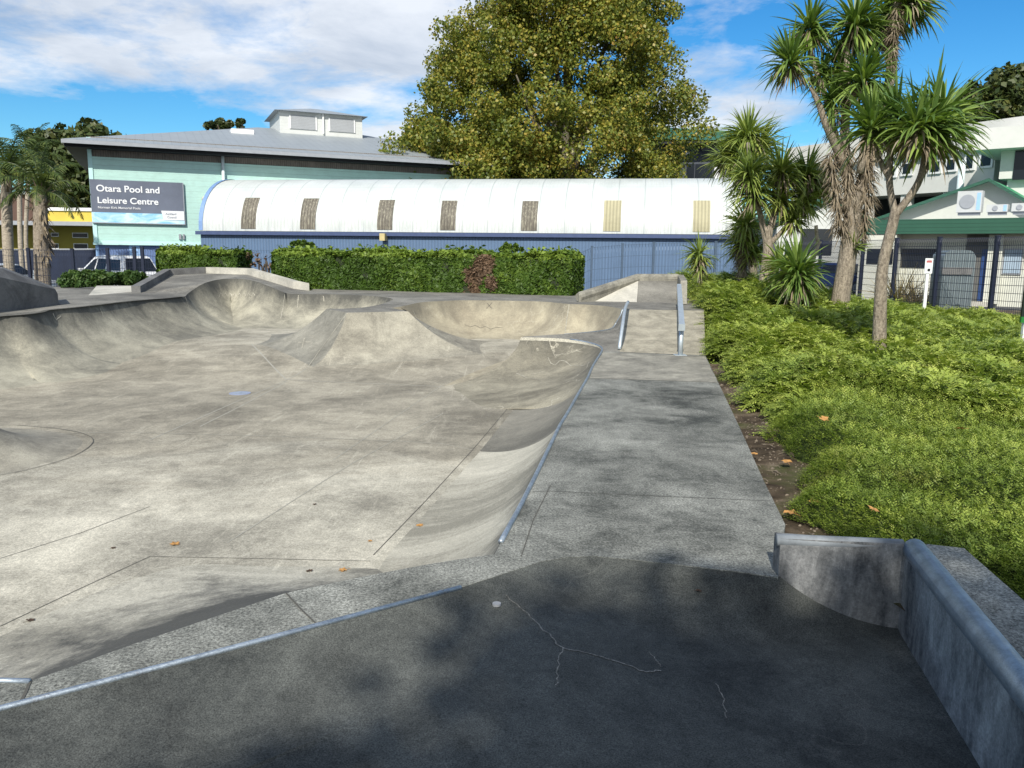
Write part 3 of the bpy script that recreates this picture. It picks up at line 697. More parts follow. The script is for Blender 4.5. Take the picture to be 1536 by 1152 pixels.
m_mint = lined('mint_weatherboard', (.45,.68,.62), 2, .3, .4, .4, .6, .07, .12, dirt=(.3,.42,.38), dirtamt=.35)
m_minttrim = plain('mint_trim', (.5,.76,.74), .6, 0, .05)
m_blue = lined('blue_corrugated', (.1,.165,.275), 0, .16, .3, .35, .5, .08, wave=True)
m_blueb = lined('blue_block', (.12,.19,.37), 2, .2, .1, .1, .6, .08)
m_pblue = plain('light_blue_panel', (.3,.5,.8), .6, 0, .05)
m_band = lined('weathered_band', (.21,.185,.16), 0, .12, .3, .45, .7, .25, wave=True, dirt=(.05,.05,.05), dirtamt=.6)
m_roofg = lined('grey_metal_roof', (.27,.3,.32), 0, .45, .3, .25, .5, .08, .14)
m_fasc = plain('grey_fascia', (.33,.35,.38), .5, .2, .08)
m_black = plain('dark_recess', (.012,.013,.016), .8)
m_white = plain('white_paint', (.75,.76,.76), .5, 0, .04)
m_offw = lined('offwhite_weatherboard', (.6,.62,.6), 2, .22, .3, .35, .6, .06, .12)
m_louvre = lined('grey_louvre', (.4,.42,.44), 2, .1, .5, .6, .5, .05, .3)
m_pipe = plain('pale_pipe', (.62,.72,.74), .5)
m_glass = plain('dark_glass', (.01,.013,.018), .15, 0, .1, 1, .4)
m_vault = None
t = NT('white_vault_sheet'); p = t.obj(); sx = t.n('SeparateXYZ'); t.set(sx, 0, p)
f = t.math('FRACT', t.math('DIVIDE', sx.outputs[0], .18)); h = t.math('SINE', t.math('MULTIPLY', f, 6.2832))
k = t.ramp(t.noise(p, .7, 6, .6), [(.3, (.46,.5,.49)), (.7, (.58,.61,.6))])
dn = t.noise(t.scale(p, (5, .5, .5)), 2, 7, .75); low = t.ramp(sx.outputs[2], [(.0, 1.0), (1.0, 0.0)])
zr = t.n('MapRange'); t.set(zr, 0, sx.outputs[2]); zr.inputs[1].default_value = 2.2; zr.inputs[2].default_value = 3.6; zr.inputs[3].default_value = 1; zr.inputs[4].default_value = .15
k = t.mix(t.math('MULTIPLY', t.math('MULTIPLY', t.ramp(dn, [(.45, 0.0), (.7, 1.0)]), zr.outputs[0]), .75), k, (.27,.26,.22))
seam = t.ramp(t.math('FRACT', t.math('DIVIDE', sx.outputs[0], 1.27)), [(0.0, 1.0), (.06, 0.0)]); k = t.mix(t.math('MULTIPLY', seam, .8), k, (.27,.31,.31))
seam2 = t.ramp(t.math('ABSOLUTE', t.math('SUBTRACT', sx.outputs[2], 4.92)), [(.0, 1.0), (.05, 0.0)]); k = t.mix(t.math('MULTIPLY', seam2, .4), k, (.42,.45,.45))
k = t.mix(t.math('MULTIPLY', t.ramp(h, [(0.0, 1.0), (.5, 0.0)]), .06), k, (.45,.47,.47))
t.pbr(k, .42, 0, t.bump(h, .25, .02), .5); m_vault = t.m
m_sky1 = lined('weathered_skylight', (.13,.115,.09), 0, .16, .5, .5, .6, .3, dirt=(.42,.4,.3), dirtamt=.9, wave=True)
m_sky2 = lined('yellowed_skylight', (.42,.39,.25), 0, .16, .5, .55, .6, .12, wave=True)

# --- vault building
az = -R(9.0)
Ov = Pd(300, 346, 42.5); vx = Vector((math.cos(az), math.sin(az), 0))
V = Frame('vaulted_pool_hall', (Ov.x, Ov.y, 0), az, 'long hall with a white corrugated barrel roof over a blue wall')
ze = V.uz(300, 346)[1]; ue = V.uz(1112, 346)[0]
W, H = 3.6, V.uz(480, 268.5, 3.0)[1]-ze
def arc(u, r=1.0, n=22, w=W, h=H):
    return [Vector((u, w*(1-math.cos(math.pi*i/n)), ze+h*r*math.sin(math.pi*i/n)**.92)) for i in range(n+1)]
mb = MB(); A0 = arc(0); A1 = arc(ue); n = len(A0)
seg = 30; rows = [arc(ue*i/seg) for i in range(seg+1)]
mb.add([p for r_ in rows for p in r_], [(i*n+j, (i+1)*n+j, (i+1)*n+j+1, i*n+j+1) for i in range(seg) for j in range(n-1)])
mb.build('barrel_roof', m_vault, V.e, True)
MB().add(A0, [tuple(range(n))]).build('gable_end', m_blueb, V.e); MB().add(A1, [tuple(range(n))]).build('gable_end', m_blueb, V.e)
MB().box(.02, ue, 0, 2*W, -1, ze-.02).build('wall', m_blue, V.e)
mb = MB(); P = [p+Vector((-.06, -.02, .03)) for p in A0]; Q = [p+Vector((.16, -.02, .03)) for p in A0]
mb.add(P+Q, [(j, j+1, n+j+1, n+j) for j in range(n-1)]); mb.add([p+Vector((-.06,0,-.22*math.sin(math.pi*j/(n-1))-.0)) for j, p in enumerate(A0)]+P, [(j, j+1, n+j+1, n+j) for j in range(n-1)])
mb.build('verge_trim', m_pblue if False else plain('blue_trim', (.17,.28,.5), .5), V.e)
m_gut = plain('dark_blue_gutter', (.07,.1,.2), .4, .2)
MB().box(-.15, ue+.1, -.22, -.02, ze-.2, ze-.02).build('gutter', m_gut, V.e)
def patch_on_roof(px0, px1, pyt, m, nm='skylight'):
    # find arc params matching the picture heights
    def upos(px, frac):  # u at which arc point (frac) is seen at px
        a = frac*math.pi; y = W*(1-math.cos(a)); z = ze+H*math.sin(a)**.92
        d = V.R @ ray(px, 300); o = V.R @ (CAM-V.O); tt = (y-o.y)/d.y; return (o+d*tt).x
    fr = .02
    def zy(a): return W*(1-math.cos(a)), ze+H*math.sin(a)**.92
    best = min((abs(V.uz((px0+px1)/2, pyt, zy(q)[0])[1]-zy(q)[1]), q) for q in np.linspace(.05, 1.4, 200))[1]
    u0, u1 = upos(px0, .03), upos(px1, .03)
    k = 8; vs = []
    for i in range(k+1):
        a = .03+(best-.03)*i/k; y, z = zy(a); nrm = Vector((0, -math.cos(a), math.sin(a)))*.02
        vs += [Vector((u0, y, z))+nrm, Vector((u1, y, z))+nrm]
    o = MB().add(vs, [(2*i, 2*i+1, 2*i+3, 2*i+2) for i in range(k)]).build(nm, m, V.e); return o
for px0, px1, m, pyt in [(360,382,m_sky1,297),(449,472,m_sky1,298),(565,588,m_sky1,300),(660,683,m_sky1,301),(782,806,m_sky1,302),(906,932,m_sky2,301),(1041,1067,m_sky2,301)]:
    o = patch_on_roof(px0, px1, pyt, m)
    if m is m_sky2: o['label'] = 'yellowed translucent roof sheet'
m_box = plain('cream_box', (.5,.42,.2), .6)
mb = MB(); V.rect(mb, 569, 350, 577, 361, -.5, -.03); mb.build('floodlight', m_box, V.e)

# --- mint leisure centre
az = math.atan2(.407, .914)
Om = Pd(138, 300, 43.5)
L = Frame('leisure_centre', (Om.x, Om.y, 0), az, 'large mint weatherboard leisure centre with a grey hip roof and louvred lantern')
zt = L.uz(138, 212)[1]; zb = L.uz(138, 363.5)[1]; zband = L.uz(138, 234.5)[1]; ul = 26.0; dp = 22
MB().box(0, ul, 0, dp, zb, zband).build('wall', m_mint, L.e)
MB().box(.05, ul-.1, .06, dp-.1, zband+.001, zt+.25).build('weathered_band', m_band, L.e)
MB().box(.08, ul-.1, .08, dp-.1, -1.0, zb-.12).build('base_wall', m_blueb, L.e)
MB().box(-.1, ul, -.14, dp, zb-.12, zb-.0).build('ledge_trim', m_minttrim, L.e)
MB().box(-.06, .14, -.05, .1, zb, zt+.2).build('corner_board', m_minttrim, L.e)
mb = MB(); L.rect(mb, 193, 367, 211, 395, .05, .08); mb.build('light_blue_panel', m_pblue, L.e)
mb = MB(); L.rect(mb, 143, 367, 150, 400, .04, .08); mb.build('downpipe', m_pblue, L.e)
oh = 1.1; zev = L.uz(340, 226, -oh)[1]
zev = L.uz(250, 217, -oh)[1]
e1 = Vector((-oh, -oh, zev)); e2 = Vector((ul+oh, -oh, zev)); e3 = Vector((ul+oh, dp+oh, zev)); e4 = Vector((-oh, dp+oh, zev))
rY = dp/2; zr_ = L.uz(387, 191, rY)[1]; u1 = L.uz(387, 191, rY)[0]; u2 = max(u1+2, ul-9)
r1 = Vector((u1, rY, zr_)); r2 = Vector((u2, rY, zr_))
MB().add([e1,e2,e3,e4,r1,r2], [(0,1,5,4),(1,2,5),(2,3,4,5),(3,0,4)]).build('roof', m_roofg, L.e)
MB().box(-oh, ul+oh, -oh-.06, -oh+.05, zev-.2, zev-.01).box(-oh-.05, -oh+.06, -oh+.05, dp+oh, zev-.2, zev-.01).build('fascia', m_fasc, L.e)
MB().box(-oh+.06, ul+oh, -oh+.3, dp, zev-.34, zev-.1).build('soffit', m_black, L.e)
mb = MB(); u, z = L.uz(333, 222, -.1); mb.tube([(u,-.15,zt+.1),(u,-.15,zb-1.2)], .09, 8); mb.build('downpipe', m_pipe, L.e, True)
for a,b,c,d in [(268,351,272,359),(274,351,277,359)]:
    mb = MB(); L.rect(mb, a, b, c, d, -.12, -.001); mb.build('wall_vent', m_fasc, L.e)
mb = MB(); u, z = L.uz(308, 299, -.2); mb.tube([(u,-.01,z),(u,-.3,z)], .13, 12); mb.tube([(u,-.3,z),(u,-.34,z-.02)], [.2,.17], 12); mb.build('wall_light', plain('cream_light', (.55,.55,.45), .5), L.e, True)
# skylight box and lantern on the roof
def roofz(u, y): return zev+(zr_-zev)*min(1, (y+oh)/(rY+oh))
u0, _ = L.uz(347, 200, 6.5); u1_, _ = L.uz(381, 200, 6.5); zz = roofz(0, 6.5)
mb = MB(); mb.box(u0, u1_, 6.5, 8.5, zz-.5, zz+.28); mb.build('roof_skylight', m_white, L.e)
ly = 8.5; u0, z0 = L.uz(420, 194, ly); u1_, z1 = L.uz(543, 169, ly)
root = MB(); zlt = L.uz(420, 166, ly)[1]
root.box(u0, u1_, ly, ly+5, z0-1.2, zlt); lan = root.build('lantern', m_offw, L.e)
uo = .35; MB().add([(u0-uo,ly-uo,zlt),(u1_+uo,ly-uo,zlt),(u1_+uo,ly+5+uo,zlt),(u0-uo,ly+5+uo,zlt),(u0+2.5,ly+2.5,zlt+.7),(u1_-2.5,ly+2.5,zlt+.7)], [(0,1,5,4),(1,2,5),(2,3,4,5),(3,0,4),(0,3,2,1)]).build('lantern_roof', m_roofg, lan)
uw = u1_-u0
for a in (.13, .6): MB().box(u0+uw*a, u0+uw*(a+.29), ly-.06, ly-.003, z0+.1, zlt-.22).build('louvre', m_louvre, lan)
for a in (.13, .6):
    for xx in (u0+uw*a-.1, u0+uw*(a+.29)+.01): MB().box(xx, xx+.09, ly-.07, ly-.003, z0+.1, zlt-.2).build('louvre_frame', m_white, lan)
MB().tube([(u0+uw*.515, ly-.1, zlt), (u0+uw*.515, ly-.1, z0-.1)], .06, 8).build('downpipe', m_white, lan)

# --- sign
sgu0, sgz1 = L.uz(134, 268.5, -.12); sgu1, _ = L.uz(273.5, 272, -.12); sgz0 = L.uz(136, 333, -.12)[1]
sgn = empty('wall_sign', L.O + L.R.transposed() @ Vector((sgu0, -.12, sgz0)), az); tag(sgn, 'wide grey and blue sign reading Otara Pool and Leisure Centre on the mint wall', 'sign')
sw, sh = sgu1-sgu0, sgz1-sgz0
m_signg = plain('sign_grey', (.13,.15,.2), .5, 0, .2, .6); 
t = NT('sign_water'); q = t.obj(); nn = t.noise(t.scale(q, (1, 1, 2.5)), .9, 4, .6, 1.5); t.pbr(t.ramp(nn, [(.38, (.25,.55,.8)), (.62, (.62,.82,.9))]), .5); m_signw = t.m
m_wtxt = plain('sign_white', (.78,.8,.82), .5, 0, .02)
MB().box(0, sw, -.03, .06, sh*.235, sh).build('grey_panel', m_signg, sgn)
MB().box(0, sw, -.03, .06, 0, sh*.235).build('water_panel', m_signw, sgn)
MB().box(0, sw+.04, -.035, .055, -.05, 0).build('frame', m_fasc, sgn); MB().box(sw, sw+.04, -.035, .055, 0, sh).build('frame', m_fasc, sgn)
MB().prism([(sw*.745,-.05,sh*.31),(sw*.998,-.05,sh*.31),(sw*.998,-.05,sh*.09),(sw*.77,-.05,sh*.09)], (0,0,0), (0,.018,0)).build('logo_panel', m_wtxt, sgn)
def text(s, x, z, w, hgt, mat, parent, name='lettering', y=-.045, ext=.008, bold=.006):
    cu = bpy.data.curves.new(name, 'FONT'); cu.body = s; cu.size = 1; cu.extrude = ext/hgt; cu.offset = bold
    o = bpy.data.objects.new(name+'_tmp', cu); col.objects.link(o); bpy.context.view_layer.update()
    me = bpy.data.meshes.new_from_object(o.evaluated_get(bpy.context.evaluated_depsgraph_get())); bpy.data.objects.remove(o)
    xs = [v.co.x for v in me.vertices]; ws = max(xs)-min(xs); k = w/ws; me.name = name
    for v in me.vertices: v.co = Vector(((v.co.x-min(xs))*k, -v.co.z*hgt*1.0, v.co.y*hgt/.73))
    me.materials.append(mat); ob = bpy.data.objects.new(name, me); link(ob, parent); ob.location = (x, y, z); return ob
text('Otara Pool and', sw*.065, sh*.725, sw*.675, sh*.155, m_wtxt, sgn, bold=.02)
text('Leisure Centre', sw*.07, sh*.45, sw*.65, sh*.15, m_wtxt, sgn, bold=.02)
text('Norman Kirk Memorial Pools', sw*.07, sh*.325, sw*.45, sh*.055, m_wtxt, sgn, bold=.01)
m_lg = plain('logo_grey', (.25,.28,.33), .5)
text('Auckland', sw*.79, sh*.215, sw*.12, sh*.055, m_lg, sgn, 'logo_lettering', -.055); text('Council', sw*.81, sh*.135, sw*.1, sh*.055, m_lg, sgn, 'logo_lettering', -.055)

# --- yellow building, brown building
m_yel = plain('yellow_wall', (.62,.47,.07), .6, 0, .1, .5); m_yelshade = plain('eave_shaded_yellow_wall', (.3,.25,.03), .7, 0, .15, .5)  # lower wall's darker yellow has the shade under the eave painted in
m_brn = lined('brown_cladding', (.09,.05,.04), 0, .4, .3, .3, .7, .15)
Y_ = Frame('yellow_building', (*Pd(-40, 360, 52).xy, 0), R(4), 'low yellow building with a pale parapet beyond the palms')
u1_, z1 = Y_.uz(142, 334); 
MB().box(-8, u1_+1, 0, 12, -.6, z1).build('wall', m_yelshade, Y_.e)
mb = MB(); ua, za = Y_.uz(70, 311, -1.2); ub, zb_ = Y_.uz(142, 333, -1.2); mb.box(ua, ub+1, -1.2, 6, zb_, za-.2); mb.build('upper_wall', m_yel, Y_.e)
mb = MB(); mb.box(ua-.1, ub+1, -1.3, 6, za-.2, za); mb.build('parapet', m_white, Y_.e)
MB().box(-8, ub+1, -1.7, .0, zb_-.25, zb_).build('eave', m_fasc, Y_.e)
for a,b,c,d in [(108,349,132,357),(110,365,132,374),(70,365,88,373),(76,349,88,355)]:
    mb = MB(); Y_.rect(mb, a, b, c, d, -.06, -.003); fr_ = mb.build('window', m_white, Y_.e)
    mb = MB(); Y_.rect(mb, a+1, b+1, c-1, d-1, -.08, -.062); mb.build('pane', m_glass, fr_)
Bn = Frame('brown_building', (*Pd(-20, 330, 60).xy, 0), R(3), 'dark brown clad building half hidden by the palms', 'building')
MB().box(-6, Bn.uz(78, 300)[0], 0, 8, -.6, Bn.uz(50, 292)[1]).build('wall', m_brn, Bn.e)
MB().box(-6.3, Bn.uz(78, 300)[0]+.3, -.3, 8, Bn.uz(50, 292)[1], Bn.uz(50, 289)[1]).build('roof', m_roofg, Bn.e)

# --- green roofed office block behind the tree
m_char = plain('charcoal_panel', (.045,.055,.075), .6, 0, .1, .5); m_grn = lined('green_roofing', (.03,.13,.07), 0, .5, .2, .3, .5, .1)
m_grnb = lined('bright_green_roof', (.05,.3,.14), 0, .4, .2, .2, .45, .05)
G = Frame('office_block', (*Pd(1030, 300, 85).xy, 0), -R(12), 'dark office block with a green roof seen between the big tree and the cabbage trees')
ua, za = G.uz(1025, 213); ub, zb_ = G.uz(1112, 240)
MB().box(ua-4, ub+.1, 0, 15, 0, za).build('wall', m_char, G.e)
zr0 = G.uz(1050, 207, -2)[1]; zr1 = G.uz(1060, 187, 5)[1]
MB().add([(ua-5,-2,zr0),(ub+.6,-2,zr0-.3),(ub+.6,5,zr1-.8),(ua-5,5,zr1),(ua-5,12,zr0),(ub+.6,12,zr0)], [(0,1,2,3),(3,2,5,4)]).build('roof', m_grn, G.e)
MB().box(ua-5,ub+.6,-2,0,zr0-.5,zr0-.3).build('soffit', m_black, G.e)
for a,b,c,d in [(1052,213,1066,225),(1069,213,1078,225),(1043,246,1068,268),(1030,246,1041,268),(1086,213,1098,227)]:
    mb = MB(); G.rect(mb, a, b, c, d, -.1, -.01); w_ = mb.build('window', m_glass, G.e)
for a,b,c,d in [(1026,227,1034,232),(1072,245,1079,270),(1080,262,1096,270)]:
    mb = MB(); G.rect(mb, a, b, c, d, -.3, -.02); mb.build('white_panel', m_white, G.e)

# --- white building far right
m_conc = lined('white_precast', (.62,.62,.59), 2, 1.6, .1, .25, .7, .06, .03)
Wd = Vector((Pd(1480,250,42).x-Pd(1190,250,53).x, 42-53, 0)); azw = math.atan2(Wd.y, Wd.x)
Wb = Frame('white_block', (*Pd(1190, 250, 53).xy, 0), azw, 'large white precast building with small deep windows behind the green roof')
uR = Wb.uz(1492, 250)[0]; zt_ = Wb.uz(1450, 188)[1]; zs = Wb.uz(1350, 292)[1]
MB().box(0, uR, 0, 14, zs, zt_-1.2).build('wall', m_conc, Wb.e)
zp = Wb.uz(1440, 226, -.35)[1]; zpt = Wb.uz(1440, 187, -.35)[1]
MB().box(-.3, uR+1.5, -.35, 14, zp, zpt).build('parapet', m_conc, Wb.e)
MB().box(0, uR, 2.5, 13, -.5, zs).build('undercroft', m_black, Wb.e)
for k in range(6): MB().box(.3+k*uR/5.2, .8+k*uR/5.2, .1, .6, -.5, zs-.01).build('column', m_conc, Wb.e)
for a,b,c,d in [(1473,224,1485,248),(1450,233,1458,252),(1421,240,1431,254),(1397,243,1408,257),(1355,246,1365,260),(1332,250,1341,263),(1300,252,1309,266)]:
    mb = MB(); Wb.rect(mb, a-3, b-2, c+3, d+3, -.1, -.003); f_ = mb.build('window', m_white, Wb.e)
    mb = MB(); Wb.rect(mb, a, b, c, d, -.115, -.102); mb.build('pane', m_glass, f_)
mb = MB(); u, z = Wb.uz(1446, 240, -.6); mb.tube([(u,-.7,Wb.uz(1446,240,-.7)[1]),(u,-.7,2)], .17, 12); mb.build('flue_pipe', m_pipe, Wb.e, True)
# projecting wing at the frame edge
W2 = Frame('white_wing', (*Pd(1500, 250, 38).xy, 0), azw+R(20), 'white projecting wing with a dark recessed window at the right edge of the view')
ua = W2.uz(1500,250)[0]; MB().box(ua, ua+12, 0, 8, W2.uz(1510,268)[1], W2.uz(1510,226)[1]).build('wall', m_conc, W2.e)
zq = W2.uz(1510,222,-1.0)[1]; MB().box(ua-1.0, ua+12, -1.0, 8, zq, W2.uz(1505,190,-1.0)[1]).build('parapet', m_conc, W2.e)
mb = MB(); W2.rect(mb, 1523, 226, 1570, 268, -.05, -.003); mb.build('window', m_glass, W2.e)
MB().box(ua+.3, ua+12, .3, 8, -.5, W2.uz(1510,268)[1]).build('lower_wall', m_conc, W2.e)

# --- small white gabled shed
Sh = Frame('white_shed', (*Pd(1185, 350, 44).xy, 0), -R(2), 'small white gabled shed with a dark roller door behind the cabbage trees')
ua = Sh.uz(1165, 350)[0]; ub = Sh.uz(1304, 350)[0]; zev_ = Sh.uz(1200, 332)[1]; zap = Sh.uz(1240, 302)[1]; um = Sh.uz(1240, 302)[0]
MB().prism([(ua,0,-.5),(ub,0,-.5),(ub,0,zev_),(um,0,zap),(ua,0,zev_)], (0,0,0), (0,6,0)).build('wall', m_offw, Sh.e)
mb = MB()
for p0, p1 in (((ua-.3, zev_-.15), (um, zap+.02)), ((um, zap+.02), (ub+.3, zev_-.15))):
    mb.prism([(p0[0],-.35,p0[1]),(p1[0],-.35,p1[1]),(p1[0],-.35,p1[1]+.18),(p0[0],-.35,p0[1]+.18)], (0,0,0), (0,6.6,0))
mb.build('roof', m_grn, Sh.e)
mb = MB(); Sh.rect(mb, 1202, 343, 1247, 382, -.08, -.003); mb.build('roller_door', lined('dark_roller', (.035,.04,.045), 2, .12, .6, .5, .5, .05, .3), Sh.e)

# --- green fascia building on the right
d0 = Pd(1304, 350, 34); d1 = Pd(1560, 350, 30.2); azg = math.atan2(d1.y-d0.y, d1.x-d0.x)
Gb = Frame('green_roof_building', (d0.x, d0.y, 0), azg, 'low cream building with a deep green fascia and gable beyond the mesh fence')
ug = Gb.uz(1600, 350)[0]; zf1 = Gb.uz(1330, 329.5, -1.0)[1]; zf0 = Gb.uz(1330, 351, -1.0)[1]
m_cream = lined('cream_block', (.62,.63,.55), 2, .2, .25, .35, .7, .06, .07)
MB().box(Gb.uz(1341,400)[0], ug, 0, 8, -.4, zf0+.1).build('wall', m_cream, Gb.e)
MB().box(Gb.uz(1287,400,-.95)[0], Gb.uz(1341,400,-.95)[0], -.95, 8, -.4, zf0-.004).build('wing_wall', m_cream, Gb.e)
m_fg = lined('green_fascia', (.04,.125,.085), 2, .14, .8, .8, .5, .06, .22)
MB().box(0-.3, ug+1, -1.0, -.7, zf0, zf1).box(-.3, 0, -.7, 5, zf0, zf1).build('fascia', m_fg, Gb.e)
MB().box(0, ug, -.7, 8, zf0+.02, zf0+.08).build('soffit', m_black, Gb.e)
MB().box(0, ug, -.69, 7, zf1-.25, zf1-.1).build('flat_roof', m_fasc, Gb.e)
# gable behind the fascia
gy = 3.5; g0 = Gb.uz(1312, 331, gy); g1 = Gb.uz(1487, 270, gy); g2 = Gb.uz(1560, 312, gy)
MB().prism([(g0[0],gy,zf1-.2),(g2[0],gy,zf1-.2),(g2[0],gy,g2[1]),(g1[0],gy,g1[1]-.05),(g0[0],gy,g0[1])], (0,0,0), (0,.2,0)).build('gable_wall', plain('gable_cream', (.55,.57,.52), .7, 0, .04), Gb.e)
mb = MB()
for p0, p1 in ((g0, g1), (g1, g2)):
    mb.prism([(p0[0],gy-.5,p0[1]),(p1[0],gy-.5,p1[1]),(p1[0],gy-.5,p1[1]+.02),(p0[0],gy-.5,p0[1]+.02)], (0,0,.0), (0,9,0))
mb.build('gable_roof', m_grnb, Gb.e)
mb = MB()
for p0, p1 in ((g0, g1), (g1, g2)):
    mb.prism([(p0[0],gy-.56,p0[1]-.1),(p1[0],gy-.56,p1[1]-.1),(p1[0],gy-.56,p1[1]+.04),(p0[0],gy-.56,p0[1]+.04)], (0,0,0), (0,.05,0))
mb.build('bargeboard', m_fg, Gb.e)
for a,b,c,d,y in [(1353,373,1405,402,0),(1301,373,1338,396,-.95)]:
    mb = MB(); Gb.rect(mb, a, b, c, d, y-.05, y-.003); f_ = mb.build('window', m_black, Gb.e)
    mb = MB(); Gb.rect(mb, a+1, b+1, c-1, d-1, y-.07, y-.052); mb.build('pane', m_glass, f_)
m_dkblue = plain('blue_door_paint', (.02,.06,.2), .5)
mb = MB(); Gb.rect(mb, 1451, 352, 1489, 452, -.03, -.003); mb.build('porch_recess', plain('porch_grey', (.12,.12,.11), .8), Gb.e)
mb = MB(); Gb.rect(mb, 1474, 374, 1483, 452, -.08, -.04); mb.build('door', m_dkblue, Gb.e)
mb = MB(); Gb.rect(mb, 1484, 352, 1495, 456, -.3, -.04); mb.build('pilaster', m_cream, Gb.e)
mb = MB(); Gb.rect(mb, 1450, 453, 1484, 470, -.9, -.1); mb.build('step', m_pale, Gb.e)
mb = MB(); Gb.rect(mb, 1505, 373, 1531, 412, -.06, -.003); f_ = mb.build('window', m_fasc, Gb.e)
mb = MB(); Gb.rect(mb, 1508, 375, 1529, 410, -.08, -.062); mb.build('blind', lined('pale_blind', (.35,.45,.55), 0, .12, .3, .5, .6, .05, .3), f_)
# tank like corrugated locker behind fence
C_ = Frame('steel_tank', (*Pd(1431, 440, 25.5).xy, 0), 0, 'round cornered corrugated steel tank with a grey band in front of the cream building', 'tank')
ua, zt_ = C_.uz(1417, 375); ub, zb_ = C_.uz(1456, 462); rr = .25
poly = [(ua,0,zb_),(ub,0,zb_)]+[(ub-rr+rr*math.cos(a),0,zt_-rr+rr*math.sin(a)) for a in np.linspace(0, math.pi/2, 6)]+[(ua+rr+rr*math.cos(a),0,zt_-rr+rr*math.sin(a)) for a in np.linspace(math.pi/2, math.pi, 6)]
m_tank = lined('tank_steel', (.3,.36,.38), 0, .09, .6, .55, .35, .1, wave=True, metal=.5)
MB().prism(poly, (0,0,0), (0,.7,0)).build('tank_body', m_tank, C_.e)
mb = MB(); C_.rect(mb, 1414, 401, 1458, 412, -.06, .0); mb.build('band', m_grey, C_.e)
m_cas = plain('casing_grey', (.5,.52,.52), .5, 0, .05)
# air conditioning units on the roof
def acunit(px0, py0, px1, py1, y, lb):
    u0, z1 = Gb.uz(px0, py0, y); u1_, z0 = Gb.uz(px1, py1, y); w = u1_-u0
    o = empty('air_conditioner', Gb.O+Gb.R.transposed() @ Vector((u0, y, z0)), azg); tag(o, lb, 'air conditioner', 'rooftop air conditioners')
    h_ = z1-z0; MB().box(0, w, 0, .45, 0, h_).build('casing', m_cas, o)
    MB().tube([(w*.42,-.012,h_*.5),(w*.42,-.03,h_*.5)], min(w,h_)*.33, 20).build('fan_grille', m_fasc, o)
    MB().box(w*.8, w*.95, -.01, -.001, h_*.1, h_*.9).build('side_panel', m_pblue, o)
    MB().box(.05, w-.05, .1, .3, -.12, -.001).build('foot', m_fasc, o)
acunit(1437, 287, 1471, 318, 1.2, 'tall white air conditioner with a big fan in front of the gable')
acunit(1480, 307, 1511, 317.5, 1.2, 'low white air conditioner right of the tall one on the green fascia')
acunit(1518, 305, 1545, 316.5, 1.2, 'rightmost low air conditioner on the green fascia at the frame edge')
# kerb, planting and dry shrub in the yard come later

# ------------------------------------------------------------------ fences
m_navy = plain('navy_steel', (.012,.018,.04), .5, .2, .1, 6); m_bluef = plain('blue_grey_steel', (.07,.11,.17), .5, .2, .1, 6)
def fence(name, pts, label, h, m, wire=.075, rows=9, wr=.0045, posts=True, bendtop=True, zb=None, pr=.04):
    """pts: world posts (x,y,ztop)"""
    root = empty(name, (0,0,0)); tag(root, label, 'fence')
    for i, p in enumerate(pts):
        p = Vector(p); hh = h[i] if isinstance(h, list) else h
        MB().box(p.x-pr, p.x+pr, p.y-pr, p.y+pr, p.z-hh, p.z).box(p.x-pr-.008, p.x+pr+.008, p.y-pr-.008, p.y+pr+.008, p.z, p.z+.03).build('post', m, root)
        if i == len(pts)-1: break
        q = Vector(pts[i+1]); d = (q-p); Lh = d.length; nrm = Vector((-d.y, d.x, 0)).normalized()
        k = int(Lh/wire); mb = MB()
        zt_ = min(p.z, q.z) if abs(p.z-q.z) > .3 else None
        for j in range(1, k):
            c = p.lerp(q, j/k); zt__ = c.z-.02
            b = c.z-hh+.06
            pts_ = [Vector((c.x,c.y,b)), Vector((c.x,c.y,zt__-.25)), Vector((c.x,c.y,zt__-.12))-nrm*.05, Vector((c.x,c.y,zt__))]
            for u_, v_ in zip(pts_, pts_[1:]):
                w_ = d.normalized()*wr; mb.add([u_-w_, u_+w_+Vector((0,0,0)), v_+w_, v_-w_, u_-nrm*wr*1.5, v_-nrm*wr*1.5], [(0,1,2,3),(1,4,5,2),(4,0,3,5)])
        for j in range(rows):
            z = .08+(hh-.12)*j/(rows-1)
            a_, b_ = p+Vector((0,0,-hh+z)), q+Vector((0,0,-hh+z)); w_ = Vector((0,0,wr*1.2))
            mb.add([a_-w_-nrm*.008, b_-w_-nrm*.008, b_+w_-nrm*.008, a_+w_-nrm*.008], [(0,1,2,3)])
        mb.build('mesh_panel', m, root)
    return root
def fp(px, pyt, Y): return Pd(px, pyt, Y)
# right navy fence, running towards the viewer
fpts = []
a_, b_ = fp(1230, 361.5, 35.5), fp(1497, 354.5, 23.0)
for px, py, Y in [(1232,361,34.5),(1296,359,28.8),(1346,358,26.6),(1410,356.5,24.9),(1497,354.5,22.9),(1590,351,21.0)]: fpts.append(fp(px, py, Y))
fence('mesh_fence', fpts, 'navy welded mesh fence with stout posts in front of the cream building', 2.75, m_navy, .07, 13, .006, pr=.055)
fence('mesh_fence', [fp(1120,364,31.5), fp(1180,362.5,33), fp(1232,361,34.4)], 'navy mesh fence behind the clump of cabbage trees', 2.5, m_navy, .1, 8, .005)
